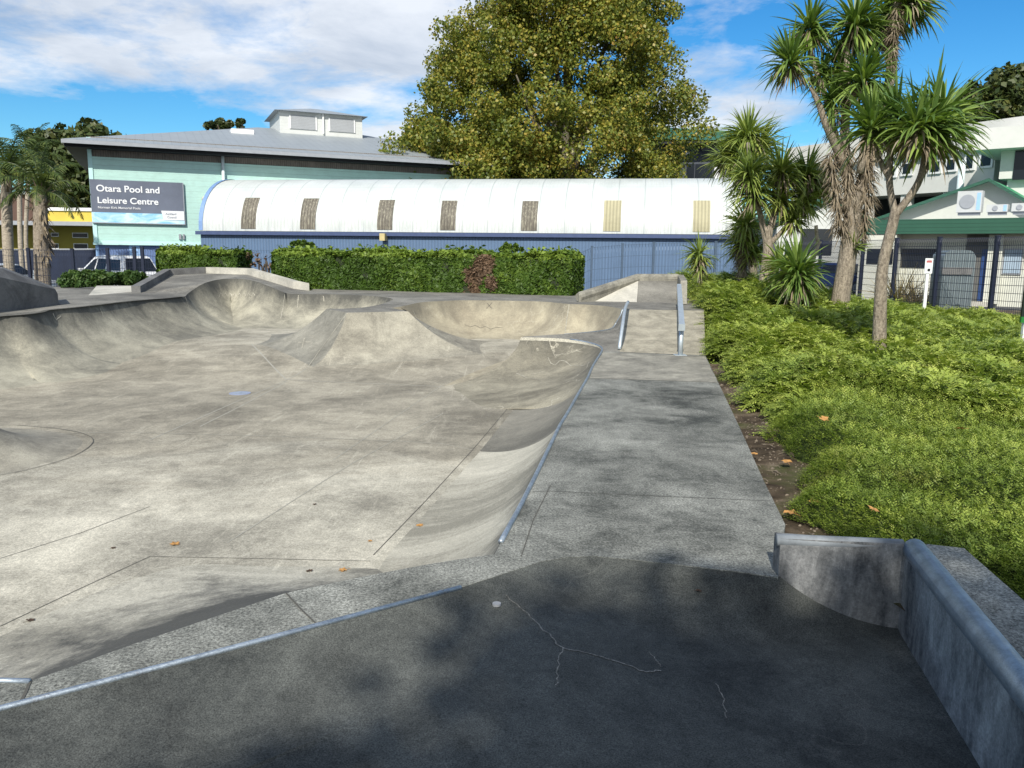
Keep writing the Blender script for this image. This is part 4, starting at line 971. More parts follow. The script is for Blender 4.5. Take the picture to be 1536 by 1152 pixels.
# blue fence in front of the blue wall
fence('mesh_fence', [fp(1121,362,28.0), fp(1074,363,28.6), fp(981,364,29.0), fp(934,366,29.4), fp(888,370,29.8), fp(868,379,30.2)], 'blue grey mesh fence before the blue wall beside the long hedge', 2.5, m_bluef, .1, 7, .006)
fence('mesh_fence', [fp(868,379,30.3), fp(700,377,30.6), fp(550,376,30.9), fp(430,375,31.1), fp(365,374,31.3), fp(300,374,31.5), fp(236,373.5,31.6)], 'blue grey mesh fence behind the hedges, seen in the gap at the bare shrub', 2.2, m_bluef, .1, 8, .005)
# left navy fence
fence('mesh_fence', [fp(236,374,29.8), fp(213,371,29.9), fp(201,371,29.9), fp(161,373,30), fp(108,374,30.2), fp(42,373,30.4), fp(-30,372,30.6)], 'navy mesh fence on the left in front of the white wagon', 2.0, m_navy, .1, 9, .006, pr=.05)
m_cloth = lined('dark_screen', (.012,.02,.045), 0, .3, .3, .4, .8, .2)
ro = empty('screen_fence', (0,0,0)); tag(ro, 'dark screened fence below the yellow building', 'fence')
a_, b_ = Pd(-60,375,49), Pd(143,374,47)
MB().prism([(a_.x,a_.y,-.5),(b_.x,b_.y,-.5),(b_.x,b_.y,b_.z),(a_.x,a_.y,a_.z)], (0,0,0), (0,.05,0)).build('screen', m_cloth, ro)
MB().tube([a_,b_], .05, 6).build('top_rail', m_fasc, ro)

# ------------------------------------------------------------------ vehicles
def carpaint(name, c, metal=.0):
    t = NT(name); b = t.pbr(c, .3, metal, None, .5); b.inputs['Coat Weight'].default_value = .7; b.inputs['Coat Roughness'].default_value = .05; return t.m
m_cw = carpaint('white_car_paint', (.72,.73,.74)); m_cb = carpaint('blue_car_paint', (.015,.04,.16)); m_cs = carpaint('silver_car_paint', (.45,.5,.52), .4)
m_tyre = plain('tyre_rubber', (.015,.015,.016), .8); m_rim = plain('wheel_rim', (.45,.46,.48), .3, .8); m_tail = plain('tail_light_red', (.4,.01,.01), .25); m_head = plain('head_light', (.6,.63,.65), .1)
def car(name, loc, yaw, paint, label, cat, kind, group=None):
    """x forward; body profile lists (x,z)"""
    e = empty(name, loc, yaw); tag(e, label, cat, group)
    if kind == 'wagon':
        Ln, Wd, zr = 5.0, 1.82, 1.75
        lower = [(-2.5,.42),(-2.52,.95),(-2.4,1.02),(1.05,1.04),(2.2,.93),(2.45,.78),(2.5,.42),(1.9,.34),(-1.9,.34)]
        cab = [(-2.42,1.01),(-2.1,1.68),(-1.9,1.75),(-.3,1.78),(.25,1.7),(1.15,1.03)]
        wins = [[(-2.1,1.1),(-1.9,1.58),(-1.0,1.6),(-1.0,1.1)],[(-.85,1.1),(-.85,1.6),(-.15,1.62),(-.1,1.1)],[(.02,1.1),(-.03,1.62),(.2,1.58),(.85,1.1)]]
        ax = (-1.5, 1.55); wr = .37
    else:
        Ln, Wd, zr = 4.3, 1.74, 1.46
        lower = [(-2.15,.4),(-2.18,.85),(-2.05,.95),(.85,.95),(1.85,.8),(2.13,.62),(2.15,.4),(1.7,.3),(-1.7,.3)]
        cab = [(-2.08,.94),(-1.75,1.35),(-1.3,1.45),(-.2,1.46),(.15,1.4),(1.0,.94)]
        wins = [[(-1.75,1.0),(-1.5,1.32),(-.9,1.36),(-.9,1.0)],[(-.8,1.0),(-.8,1.36),(-.05,1.36),(.0,1.0)],[(.08,1.0),(.02,1.35),(.12,1.33),(.72,1.0)]]
        ax = (-1.3, 1.3); wr = .32
    hw = Wd/2
    body = MB().prism([(x,-hw,z) for x,z in lower], (0,0,0), (0,2*hw,0)).build('body', paint, e)
    mod = body.modifiers.new('bevel','BEVEL'); mod.width = .09; mod.segments = 3; mod.limit_method = 'ANGLE'
    n = len(cab); tw = lambda z: hw-.03-.24*max(0,(z-1.0))/.75
    vs = [(x,-tw(z),z) for x,z in cab]+[(x,tw(z),z) for x,z in cab]
    c = MB().add(vs, [tuple(range(n)), tuple(reversed(range(n,2*n)))]+[(i,(i+1)%n,n+(i+1)%n,n+i) for i in range(n)]).build('cabin', paint, e)
    mod = c.modifiers.new('bevel','BEVEL'); mod.width = .05; mod.segments = 3; mod.limit_method = 'ANGLE'
    for w in wins:
        for sgn in (-1, 1):
            MB().add([(x, sgn*(tw(z)+.012), z) for x, z in w]+[(x, sgn*(tw(z)-.03), z) for x, z in w], [(0,1,2,3),(7,6,5,4),(0,4,5,1),(1,5,6,2),(2,6,7,3),(3,7,4,0)]).build('side_window', m_glass, e)
    def slab(p0, p1, nm, ins=.12, lift=.015):
        (x0,z0),(x1,z1) = p0, p1; d = Vector((x1-x0,0,z1-z0)).normalized(); nr = Vector((-d.z,0,d.x)); 
        if nr.z < 0: nr = -nr
        a = Vector((x0,0,z0))+d*ins; b = Vector((x1,0,z1))-d*ins*.7
        MB().add([a+nr*lift+Vector((0,s*(tw(a.z)-.1),0)) for s in (-1,1)]+[b+nr*lift+Vector((0,s*(tw(b.z)-.08),0)) for s in (1,-1)], [(0,1,2,3)]).build(nm, m_glass, e)
    slab(cab[0], cab[1] if kind == 'wagon' else cab[1], 'rear_window', .06); slab(cab[-1], cab[-2], 'windscreen', .1)
    for x in ax:
        for s in (-1, 1):
            w = MB().tube([(x, s*(hw-.2), wr), (x, s*(hw+.01), wr)], wr, 24).build('wheel', m_tyre, e, False)
            MB().tube([(x, s*(hw+.012), wr), (x, s*(hw+.02), wr)], wr*.62, 16).build('rim', m_rim, w)
    xb, xf = lower[1][0], lower[5][0]
    for s in (-1, 1):
        MB().box(xb-.012, xb+.06, s*(hw-.16)-.09, s*(hw-.16)+.09, .68, .93).build('tail_light', m_tail, e)
        MB().box(xf-.1, xf+.02, s*(hw-.25)-.18, s*(hw-.25)+.18, .62, .76).build('headlight', m_head, e)
        MB().box(.75, .95, s*(hw+.09)-.09, s*(hw+.09)+.09, 1.02, 1.16).build('side_mirror', paint, e)
    MB().box(xb-.06, xb+.02, -hw+.06, hw-.06, .42, .6).build('rear_bumper', m_fasc, e)
    MB().box(xb-.02, xb+.0, -.26, .26, .72, .84).build('number_plate', m_wtxt, e)
    return e
p = Pd(158, 400, 37.5); car('station_wagon', (p.x, p.y+.6, -.42), math.pi-R(33), m_cw, 'white station wagon parked behind the juniper bushes and navy fence', 'car', 'wagon')
p = Pd(18, 410, 35.5); car('parked_car', (p.x-.4, p.y, -.5), math.pi-R(200), m_cs, 'pale silver car half hidden behind the grey ledge on the left', 'car', 'hatch')
p = Pd(1262, 400, 39.0); car('parked_car', (p.x+.3, p.y, -.1), R(-62), m_cb, 'dark blue car behind the big cabbage tree trunk', 'car', 'hatch')

# ------------------------------------------------------------------ small signs
p = Pd(1389, 432, 21.5); ro = empty('post_sign', (p.x, p.y, .2)); tag(ro, 'small white notice with a red heading on a short white post in the ground cover', 'sign')
hz = Pd(1389, 410, 21.5).z-.2; s_ = 21.5/1200
MB().box(-.04,.04,-.02,.02,-.4,hz+.0).build('post', m_white, ro)
MB().box(-6*s_*.95,6*s_*.95,-.04,-.021,hz-.0,hz+22*s_).build('panel', m_wtxt, ro)
MB().box(-4*s_,4*s_,-.045,-.041,hz+16*s_,hz+18*s_).box(-3.4*s_,3.4*s_,-.045,-.041,hz+19*s_,hz+20*s_).build('red_heading', m_tail, ro)
MB().box(-1.5*s_,2.5*s_,-.045,-.041,hz+3*s_,hz+7*s_).build('symbol', m_black, ro)
p = Pd(1540, 500, 13.5); ro = empty('notice_board', (p.x, p.y, .1)); tag(ro, 'black and green notice board on a pale post cut by the right edge', 'sign')
s_ = 13.5/1200; zt_ = Pd(1540, 421, 13.5).z-.1; zb_ = Pd(1540, 484, 13.5).z-.1
m_sgk = plain('board_black', (.012,.02,.016), .4); m_sgg = plain('board_green', (.02,.16,.03), .4)
MB().box(-.13,.5,-.02,.02,zb_+.1,zt_).build('panel', m_sgk, ro); MB().box(-.13,.5,-.02,.02,zb_,zb_+.1).build('green_band', m_sgg, ro)
mb = MB()
for k in range(6): mb.box(-.1,.02+.02*(k%3),-.026,-.021,zt_-.1-.08*k,zt_-.09-.08*k)
mb.build('text_lines', m_lg, ro); MB().box(-.05,.02,.02,.08,-.4,zb_+.3).build('post', m_white, ro)
# ------------------------------------------------------------------ foliage
lf_plane = leafmat('plane_tree_leaves', [(0.0,(.05,.08,.018)),(.3,(.12,.16,.028)),(.55,(.21,.23,.038)),(.8,(.36,.3,.056)),(1.0,(.38,.2,.06))], .3, .45, .35, .45)
lf_hedge = leafmat('hedge_leaves', [(0.0,(.035,.07,.012)),(.5,(.065,.12,.018)),(1.0,(.19,.27,.04))], .2, .5, .25, 1.5)
lf_brown = leafmat('dead_hedge_leaves', [(0.0,(.05,.035,.022)),(1.0,(.2,.125,.075))], .1, .7)
lf_dark = leafmat('evergreen_leaves', [(0.0,(.02,.035,.01)),(.5,(.05,.075,.02)),(1.0,(.12,.12,.03))], .15, .5, .4, .4)
lf_jun = leafmat('ground_cover_leaves', [(0.0,(.07,.11,.022)),(.4,(.2,.28,.05)),(.75,(.37,.43,.08)),(1.0,(.58,.56,.16))], .3, .5, .35, 1.6, .55)
lf_jun3 = leafmat('juniper_sprays', [(0.0,(.06,.1,.022)),(.35,(.19,.27,.052)),(.7,(.38,.45,.09)),(1.0,(.58,.58,.17))], .25, .5, .3, 1.2, .5)
lf_jun2 = leafmat('juniper_leaves', [(0.0,(.02,.05,.012)),(.5,(.05,.1,.025)),(1.0,(.12,.18,.04))], .15, .55, .3, 1.5)
lf_cab = leafmat('cabbage_tree_blades', [(0.0,(.04,.09,.025)),(.4,(.12,.2,.045)),(.75,(.26,.35,.08)),(1.0,(.45,.48,.15))], .25, .38, .5, 1.2)
lf_cab2 = leafmat('cabbage_tree_blades_olive', [(0.0,(.08,.13,.035)),(.4,(.2,.27,.06)),(.75,(.38,.42,.11)),(1.0,(.58,.54,.2))], .25, .42, .5, 1.2)
lf_dead = leafmat('dead_fronds', [(0.0,(.07,.055,.038)),(.5,(.24,.195,.135)),(1.0,(.52,.46,.36))], .05, .8, .2, 3)
lf_palm = leafmat('palm_leaflets', [(0.0,(.025,.045,.012)),(.5,(.07,.11,.025)),(1.0,(.19,.21,.05))], .2, .5, .4, 1)
lf_tuss = leafmat('dry_grass', [(0.0,(.2,.15,.06)),(1.0,(.45,.38,.2))], .2, .8, .2, 3)
def barkmat(name, lo, hi, sc_=(6,6,1.2), bs=.6):
    t = NT(name); p = t.pos(); n = t.noise(t.scale(p, sc_), 3, 8, .75); n2 = t.noise(p, 30, 5, .7)
    c = t.ramp(t.math('ADD', t.math('MULTIPLY', n, .65), t.math('MULTIPLY', n2, .35)), [(.38, lo), (.6, hi)])
    t.pbr(c, .9, 0, t.bump(t.math('ADD', n, t.math('MULTIPLY', n2, .5)), bs, .04), .2); return t.m
bk_cab = barkmat('cabbage_bark', (.11,.09,.07), (.42,.36,.28), (9,9,3), .9)
bk_plane = barkmat('plane_bark', (.08,.07,.05), (.25,.22,.17))
bk_palm = barkmat('palm_bark', (.2,.17,.13), (.5,.44,.35), (2,2,9), .5)
bk_dark = barkmat('dark_bark', (.03,.025,.02), (.12,.1,.08))

def crown(name, clumps, parent, mat, per, size, N=None, aspect=1.5, flat=1.0):
    """clumps: list of (centre, radius)"""
    C = []; NN = []
    for c, r in clumps:
        k = max(6, int(per*r*r)); d = rng.normal(size=(k,3)); d /= np.linalg.norm(d, axis=1, keepdims=True)
        rr = r*(.55+.5*rng.random((k,1))**.7)*(.85+.3*rng.random((k,1))); q = d*rr; q[:,2] *= flat
        C.append(np.array(c)[None]+q); NN.append(d)
    C = np.concatenate(C); NN = np.concatenate(NN)
    V, Fq, rd = leafquads(C, size, N=NN*.9+np.array([0,0,.3]), aspect=aspect)
    return npmesh(name, V, Fq, mat, parent, rd)

# --- big plane tree behind the vault
D = 57.0; base = Vector(Pd(845, 300, D)); tr = empty('plane_tree', (base.x, base.y, -.3))
tag(tr, 'huge broad plane tree with green and yellowing leaves behind the white vault', 'tree')
def loc_(x, y, z): return (x-base.x, y-base.y, z+.3)
pr = [(3.5,9.8),(7,10.5),(10,10.1),(12.7,9.3),(15,8.5),(17.5,7.5),(20,6.2),(22,4.2),(23,2.4)]
def rad(z): return float(np.interp(z, [a for a,b in pr], [b for a,b in pr]))
cl = []
for i in range(720):
    z = 4.5+18.3*random.random(); a = random.random()*2*math.pi; rr = rad(z)*(.35+.63*random.random()**.5)*(.86+.16*math.sin(3*a+z*.7)+.06*math.sin(7*a-z))
    x = rr*math.cos(a); y = rr*math.sin(a)*.8
    if x > 4 and z < 15: x *= .96
    cl.append(((x, y, z), random.uniform(.6, 1.15)))
for i in range(40):
    zq = random.uniform(9,16); cl.append(((-rad(zq)*random.uniform(.75,1.0), random.uniform(-4,4), zq), random.uniform(.6,1.0)))
for i in range(70):
    cl.append(((random.uniform(-8.5,-1), random.uniform(-7,-3), random.uniform(6.6,9.4)), random.uniform(.6,.95)))
for i in range(85):
    cl.append(((random.uniform(-11,-1), random.uniform(-6,1), random.uniform(5.6,8.4)), random.uniform(.6,.95)))
for i in range(46):
    cl.append(((-random.uniform(7.5,10.6), random.uniform(-4,4), random.uniform(6.2,10.6)), random.uniform(.6,1.0)))
# sprays that break the outline
for i in range(60):
    z = 6+15*random.random(); a = random.random()*2*math.pi; rr = rad(z)*1.0
    cl.append(((rr*math.cos(a), rr*math.sin(a)*.8, z), random.uniform(.35, .7)))
crown('crown', cl, tr, lf_plane, 380, .15, aspect=1.3)
mb = MB(); mb.tube([(0,0,-.5),(.1,0,2),(0,.1,5)], [.75,.6,.5], 12)
for k in range(16):
    a = k*2.4; s_ = random.uniform(.5,.85); z0 = random.uniform(3,10); zt_ = min(23, z0+random.uniform(6,12)); rr = rad(zt_)*s_
    p0 = Vector((0,0,z0*.8)); p3 = Vector((rr*math.cos(a), rr*math.sin(a)*.8, zt_)); 
    mb.tube(smooth([p0, p0.lerp(p3,.35)+Vector((0,0,1.2)), p0.lerp(p3,.7)+Vector((0,0,.8)), p3], 3), [.32,.28,.24,.2,.17,.14,.11,.09,.06,.04], 7)
mb.tube([(0,.1,4),(.2,0,10),(0,.3,16),(.3,0,22)], [.5,.35,.2,.06], 8)
mb.build('trunk', bk_plane, tr, True)

# --- distant evergreen trees
def bush(name, px, py, D, wpx, hpx, label, mat=lf_dark, cat='tree', group=None, n=60, size=.3, per=60, zb=-.4, bark=bk_dark, rr=(.7,1.3), trunk=True):
    c = Pd(px, py, D); w = wpx/F*D/2; h = hpx/F*D/2; e = empty(name, (c.x, c.y, zb)); tag(e, label, cat, group); cl = []
    for i in range(n):
        d = rng.normal(size=3); d /= np.linalg.norm(d); s_ = .55+.4*random.random()
        cl.append(((d[0]*w*s_, d[1]*w*.7*s_, c.z-zb+d[2]*h*s_), random.uniform(*rr)*min(w,h)*.32))
    crown('crown', cl, e, mat, per/(min(w,h)*.32)**2*1.0, size)
    if trunk: MB().tube([(0,0,-.2),(.1,0,max(.5,c.z-zb-h*.5)),(0,0,c.z-zb+h*.5)], [.3,.22,.05], 8).build('trunk', bark, e, True)
    return e
bush('evergreen_tree', 140, 262, 62, 130, 130, 'dark bushy tree behind the left end of the leisure centre', n=110, per=85, size=.32)
bush('evergreen_tree', 120, 228, 66, 150, 70, 'olive tree crown rising above the dark bushy tree and the eave', n=70, per=80, size=.34)
bush('evergreen_tree', 95, 300, 60, 60, 90, 'olive tree behind the palms, over the yellow building', n=60, per=70, size=.3)
bush('evergreen_tree', 327, 189, 85, 44, 22, 'round dark treetop peeping over the grey roof left of the skylight box', n=26, per=90, size=.26, zb=0)
bush('evergreen_tree', 361, 185, 90, 16, 14, 'tiny treetop beside the lantern above the grey roof', n=12, per=90, size=.22, zb=0)
bush('evergreen_tree', 1505, 160, 75, 90, 110, 'tall dark tree over the white building at the right edge', n=80, per=80, size=.38)
bush('evergreen_tree', 1470, 165, 78, 60, 70, 'shorter dark tree left of the tall one over the white building', n=50, per=70, size=.36)
bush('evergreen_tree', 1420, 184, 80, 60, 30, 'low leafy tree top on the skyline behind the slim cabbage tree', n=30, per=60, size=.36)
# tree outside the frame that shades the foreground
tr = empty('shade_tree', (.1, -12.95, -1)); tag(tr, 'leafy tree behind the viewer shading the dark ramp', 'tree')
cl = []
for i in range(470):
    d = rng.normal(size=3); d /= np.linalg.norm(d); s_ = random.random()**.3
    cl.append(((d[0]*5.7*s_+.5, d[1]*3.6*s_, 11.4+d[2]*1.6*s_), random.uniform(.5,.85)))
for i in range(26): cl.append(((random.uniform(-6.5,-3.0), random.uniform(-4,.2), random.uniform(10.4,12)), random.uniform(.3,.5)))
crown('crown', cl, tr, lf_plane, 240, .17)
MB().tube([(0,-1.5,0),(0,-1.2,5),(0,-.5,11)], [.35,.25,.1], 10).build('trunk', bk_plane, tr, True)

# --- hedges
def hedge(name, a, b, h, th, label, n, size=.075, brown=None, mat=lf_hedge):
    """a, b world base points of the front face"""
    a = Vector(a); b = Vector(b); L_ = (b-a); Lh = Vector((L_.x, L_.y, 0)).length; d = Vector((L_.x, L_.y, 0)).normalized(); nr = Vector((d.y, -d.x, 0))
    e = empty(name, a); tag(e, label, 'hedge')
    u = rng.random(n)*Lh; face = rng.random(n); z = rng.random(n); y = rng.random(n)
    ff = face < .62; tf = (face >= .62) & (face < .9); N = np.zeros((n,3)); U = u.copy(); Z = np.zeros(n); Yv = np.zeros(n)
    wob = lambda u, z: .08*np.sin(u*2.1+z*3)+.04*np.sin(u*5.3-z*4)+.03*np.sin(u*11+z*9)
    Z[ff] = z[ff]*h; Yv[ff] = wob(u[ff], Z[ff])+.10*rng.random(ff.sum()); N[ff] = (nr.x, nr.y, .25)
    Z[tf] = h+.05*np.sin(u[tf]*2.3)+.03*np.sin(u[tf]*7)+.09*(rng.random(tf.sum())-.3)+.16*(rng.random(tf.sum()) > .96)*rng.random(tf.sum()); Yv[tf] = y[tf]*th; N[tf] = (0, 0, 1)
    of = ~ff & ~tf; side = rng.random(of.sum()) < .5
    U[of] = np.where(side, .0-.06*rng.random(of.sum()), Lh+.06*rng.random(of.sum())); Z[of] = z[of]*h; Yv[of] = y[of]*th
    N[of] = np.where(side[:,None], (-d.x,-d.y,.2), (d.x,d.y,.2))
    # soften the top front edge
    C = np.stack([d.x*U - nr.x*Yv, d.y*U - nr.y*Yv, Z + L_.z*U/Lh], 1)
    if brown:
        m_ = np.zeros(n, bool)
        for (uu, zz, ru, rz) in brown: m_ |= (((U/Lh-uu)/ru)**2+((Z/h-zz)/rz)**2+.6*(rng.random(n)-.5) < 1) & ff
    else: m_ = np.zeros(n, bool)
    V, Fq, rd = leafquads(C[~m_], size, N=N[~m_], aspect=1.5)
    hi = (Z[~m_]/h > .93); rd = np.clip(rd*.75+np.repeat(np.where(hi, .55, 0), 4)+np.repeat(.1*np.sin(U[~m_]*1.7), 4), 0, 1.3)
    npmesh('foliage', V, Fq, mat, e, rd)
    if m_.any():
        V, Fq, rd = leafquads(C[m_]*1.0, size*.95, N=N[m_]); o = npmesh('dead_foliage', V, Fq, lf_brown, e, rd); o['label'] = 'dead brown patch in the hedge'
    mb = MB(); q = [a-a, d*Lh]
    i_ = .12; A_ = d*i_-nr*i_; B_ = d*(Lh-i_)-nr*i_+Vector((0,0,L_.z)); C_ = B_-nr*(th-2*i_); D_ = A_-nr*(th-2*i_); up_ = Vector((0,0,h-i_))
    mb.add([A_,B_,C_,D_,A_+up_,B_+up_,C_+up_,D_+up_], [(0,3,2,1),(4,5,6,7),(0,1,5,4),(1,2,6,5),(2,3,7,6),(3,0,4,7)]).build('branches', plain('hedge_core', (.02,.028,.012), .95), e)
    return e
h1 = Pz(413, 433, .5); h2 = Pz(871, 445, .5)
hh = up_to(h2, 871, 376).z-.5; print('hedge', h1, h2, hh, up_to(h1, 413, 370).z-.5)
h1 = Pd(411, 433, 25.0)
print("H",h1,h2,wp[-1]);hedge('long_hedge', (h1.x,h1.y,.42), (h2.x-.3,h2.y,.42), hh-.07, 1.5, 'long clipped green hedge with a dead brown patch behind the bowls', 60000, .085,
      brown=[(.735,.78,.035,.28),(.70,.5,.035,.25),(.69,.12,.03,.16),(.76,.35,.02,.2)])
s1 = Pd(237, 405, 27.2); s2 = Pd(352, 405, 26.8)
print("H",h1,h2,wp[-1]);hedge('short_hedge', (s1.x,s1.y,.3), (s2.x,s2.y,.3), up_to(s2, 352, 370).z-.48, 1.2, 'short clipped hedge behind the round platform parapet', 20000, .09)
# junipers left
bush('juniper_bush', 135, 421, 24.2, 95, 27, 'dark spreading juniper bush on the left before the wagon', lf_jun2, 'shrub', 'junipers', 70, .13, 120, .2, trunk=False, rr=(.6,1.2))
bush('juniper_bush', 197, 419, 24.8, 52, 20, 'smaller juniper bush between the dark one and the parapet', lf_jun2, 'shrub', 'junipers', 50, .12, 120, .2, trunk=False, rr=(.6,1.2))
bush('leafy_shrub', 452, 366, 30, 40, 10, 'sprigs of taller shrub sticking up behind the left end of the long hedge', lf_hedge, 'shrub', None, 14, .12, 60, .4, trunk=False)
bush('leafy_shrub', 766, 374, 25, 34, 14, 'leafy tuft poking over the long hedge near the dead patch', lf_hedge, 'shrub', None, 12, .1, 80, .4, trunk=False)
# bare shrub in the gap
p = Pd(398, 410, 27.5); e = empty('bare_shrub', (p.x, p.y, .2)); tag(e, 'bare pruned shrub with thick forked stems in the gap between the hedges', 'shrub')
mb = MB(); random.seed(5)
for k in range(5):
    a = -0.5+k*.25; x = math.sin(a); P_ = [Vector((0,0,0)), Vector((x*.2,0,.35)), Vector((x*.45,.05,.6+.1*random.random())), Vector((x*.55+random.uniform(-.15,.15),0,1.0+.2*random.random()))]
    mb.tube(smooth(P_, 3), [.05,.05,.045,.045,.04,.04,.035,.03,.03,.025], 7)
    mb.tube([P_[2], P_[2]+Vector((random.uniform(-.25,.25),0,.3))], [.03,.015], 6)
mb.build('stems', bk_dark, e, True)
cl = [((random.uniform(-.6,.6), 0, random.uniform(.9,1.35)), .09) for _ in range(22)]; crown('leaves', cl, e, lf_brown, 900, .07)

# --- blades
def blades(heads, L, w, n, droop=.9, lo=-1.0, hi=1.0, segs=5, jit=.25, bias=.0):
    """heads: list of (centre, axis, scale). returns V,F,rnd"""
    Vs = []; Fs = []; rs = []; b = 0
    for c, ax, s_ in heads:
        c = np.array(c); ax = np.array(ax, float); ax /= np.linalg.norm(ax)
        k = int(n*s_)
        ct = lo+(hi-lo)*rng.random(k)**(1-bias); ph = rng.random(k)*2*math.pi
        o1 = np.cross(ax, [.3,.8,.1]); o1 /= np.linalg.norm(o1); o2 = np.cross(ax, o1); st = np.sqrt(1-ct**2)
        d = ax[None]*ct[:,None]+st[:,None]*(o1[None]*np.cos(ph)[:,None]+o2[None]*np.sin(ph)[:,None])
        Lk = L*s_*(.7+.4*rng.random(k)); dr = droop*(.25+jit*4*rng.random(k))*np.clip(st+.15, 0, 1)
        side = np.cross(d, [0,0,1.0]); nn = np.linalg.norm(side, axis=1, keepdims=True); side = np.where(nn > .05, side/np.maximum(nn,1e-6), o1[None])
        tw = rng.normal(size=(k,1))*.5; side = side+np.cross(d, side)*tw; side /= np.linalg.norm(side, axis=1, keepdims=True)
        P = np.repeat(c[None], k, 0)+d*.05+ax[None]*(rng.random((k,1))-.6)*.22*s_; dd = d.copy(); rows = []
        prof = [.55,1,1,.8,.5,.04][:segs+1] if segs == 5 else [1,.9,.6,.05]
        for j in range(segs+1):
            ww = w*s_**.5*prof[j]*(.7+.5*1)/2
            rows.append(P-side*ww); rows.append(P+side*ww)
            P = P+dd*(Lk/segs)[:,None]; dd = dd.copy(); dd[:,2] -= dr/segs*(1+j*.5); dd /= np.linalg.norm(dd, axis=1, keepdims=True)
        A = np.stack(rows, 1); nv = 2*(segs+1); Vs.append(A.reshape(-1,3))
        i0 = b+np.arange(k)[:,None]*nv
        for j in range(segs): Fs.append(np.concatenate([i0+2*j, i0+2*j+1, i0+2*j+3, i0+2*j+2], 1))
        r_ = np.clip(rng.random(k)*.6+.35*(1-(ct+1)/2), 0, 1); rs.append(np.repeat(r_, nv)); b += k*nv
    return np.concatenate(Vs), np.concatenate(Fs), np.concatenate(rs)
def cabbage(name, basep, D, trunk_px, limbs, heads, label, group=None, L=.62, w=.045, n=150, m=lf_cab, skirt=None, zb=0.0, Ys=None):
    """everything in the picture's own coordinates at distance D: limbs = list of ([(px,py,dy)..], [radii])"""
    b_ = Pd(basep[0], basep[1], D); e = empty(name, (b_.x, b_.y, zb)); tag(e, label, 'tree', group)
    O = Vector((b_.x, b_.y, zb))
    q = lambda px, py, dy=0: (Pd(px, py, D+dy)-O)
    mb = MB()
    for pts, rr in limbs:
        P_ = [q(*p_) for p_ in pts]
        if pts[0][:2] == basep: P_[0] = P_[0]; P_.insert(0, Vector((P_[0].x, P_[0].y, -.2))); rr = [rr[0]*1.1]+list(rr)
        S_ = smooth(P_, 4); R_ = list(np.interp(np.linspace(0, len(rr)-1, len(S_)), range(len(rr)), rr)); mb.tube(S_, R_, 10)
    tk = mb.build('trunk', bk_cab, e, True)
    H = [(q(*h_[:3]), h_[4] if len(h_) > 4 else (0,0,1), h_[3]) for h_ in heads]
    V_, F_, r_ = blades(H, L, w, n, droop=.75, lo=-.75, hi=1.0, bias=.15)
    npmesh('crown', V_, F_, m, e, r_)
    # dead leaves hanging under each head
    Hd = [(Vector(h_[0])-Vector(h_[1]).normalized()*.12, (0,0,-1), h_[2]) for h_ in H]
    V_, F_, r_ = blades(Hd, L*.72, w*.75, n*.28, droop=1.3, lo=.0, hi=.9); npmesh('dead_leaves', V_, F_, lf_dead, e, r_)
    if skirt:
        Hs = []
        for (x0,y0,x1,y1,sr,cnt) in skirt:
            for k in range(cnt):
                t_ = k/max(1,cnt-1); c_ = q(x0+(x1-x0)*t_, y0+(y1-y0)*t_); Hs.append((c_, (0,0,-1), sr))
        V_, F_, r_ = blades(Hs, .36, .017, 70, droop=1.0, lo=.15, hi=.97); npmesh('dead_skirt', V_, F_, lf_dead, e, r_)
    return e
# big one
cabbage('cabbage_tree', (1257,486), 17.2, 0,
  [([(1257,486,0),(1262,440,0),(1272,380,0),(1278,330,0),(1280,290,0)], [.215,.19,.18,.17,.15]),
   ([(1280,300,0),(1262,240,0),(1240,190,-.2),(1228,155,-.2),(1216,130,-.2)], [.11,.09,.07,.06,.04]),
   ([(1276,300,0),(1268,230,.2),(1268,170,.2),(1270,110,.2),(1271,60,.2)], [.12,.1,.09,.07,.05]),
   ([(1262,240,.1),(1240,150,.4),(1222,100,.5),(1213,60,.5)], [.07,.06,.05,.04]),
   ([(1284,300,0),(1310,220,.2),(1335,120,.3),(1337,70,.3),(1340,30,.3),(1350,-20,.3)], [.13,.11,.1,.13,.13,.1]),
   ([(1290,260,-.2),(1300,180,-.4),(1296,135,-.4)], [.08,.06,.04])],
  [(1185,93,-.2,.95,(-.25,0,1)),(1215,42,.5,.95),(1283,38,.2,1.1),(1296,118,-.5,1.0),(1362,0,.3,1.15),(1340,20,.6,1.0),(1232,110,.6,.75),(1262,100,.5,.85),(1250,150,-.1,.7,(-.4,0,.6)),(1320,150,.4,.8),(1310,60,.9,.8)],
  'tallest cabbage tree with a thick pale trunk, dead skirt and many heads', L=.84, w=.045, n=170,
  skirt=[(1245,235,1262,345,.95,9),(1268,225,1280,360,1.0,10),(1300,235,1296,345,.95,8),(1345,20,1336,90,.8,6),(1310,215,1305,300,.8,5),(1262,120,1255,215,.6,6),(1230,150,1250,225,.5,4)])
tuft = blades([((0,0,0), (.7,-.3,.6), .7)], .5, .04, 42, droop=.3, lo=.2, hi=1.0)
e = [o for o in bpy.data.objects if o.name == 'cabbage_tree'][0]
npmesh('sucker_tuft', tuft[0]+np.array(Pd(1283,368,17.0)-e.location), tuft[1], lf_cab2, e, tuft[2])
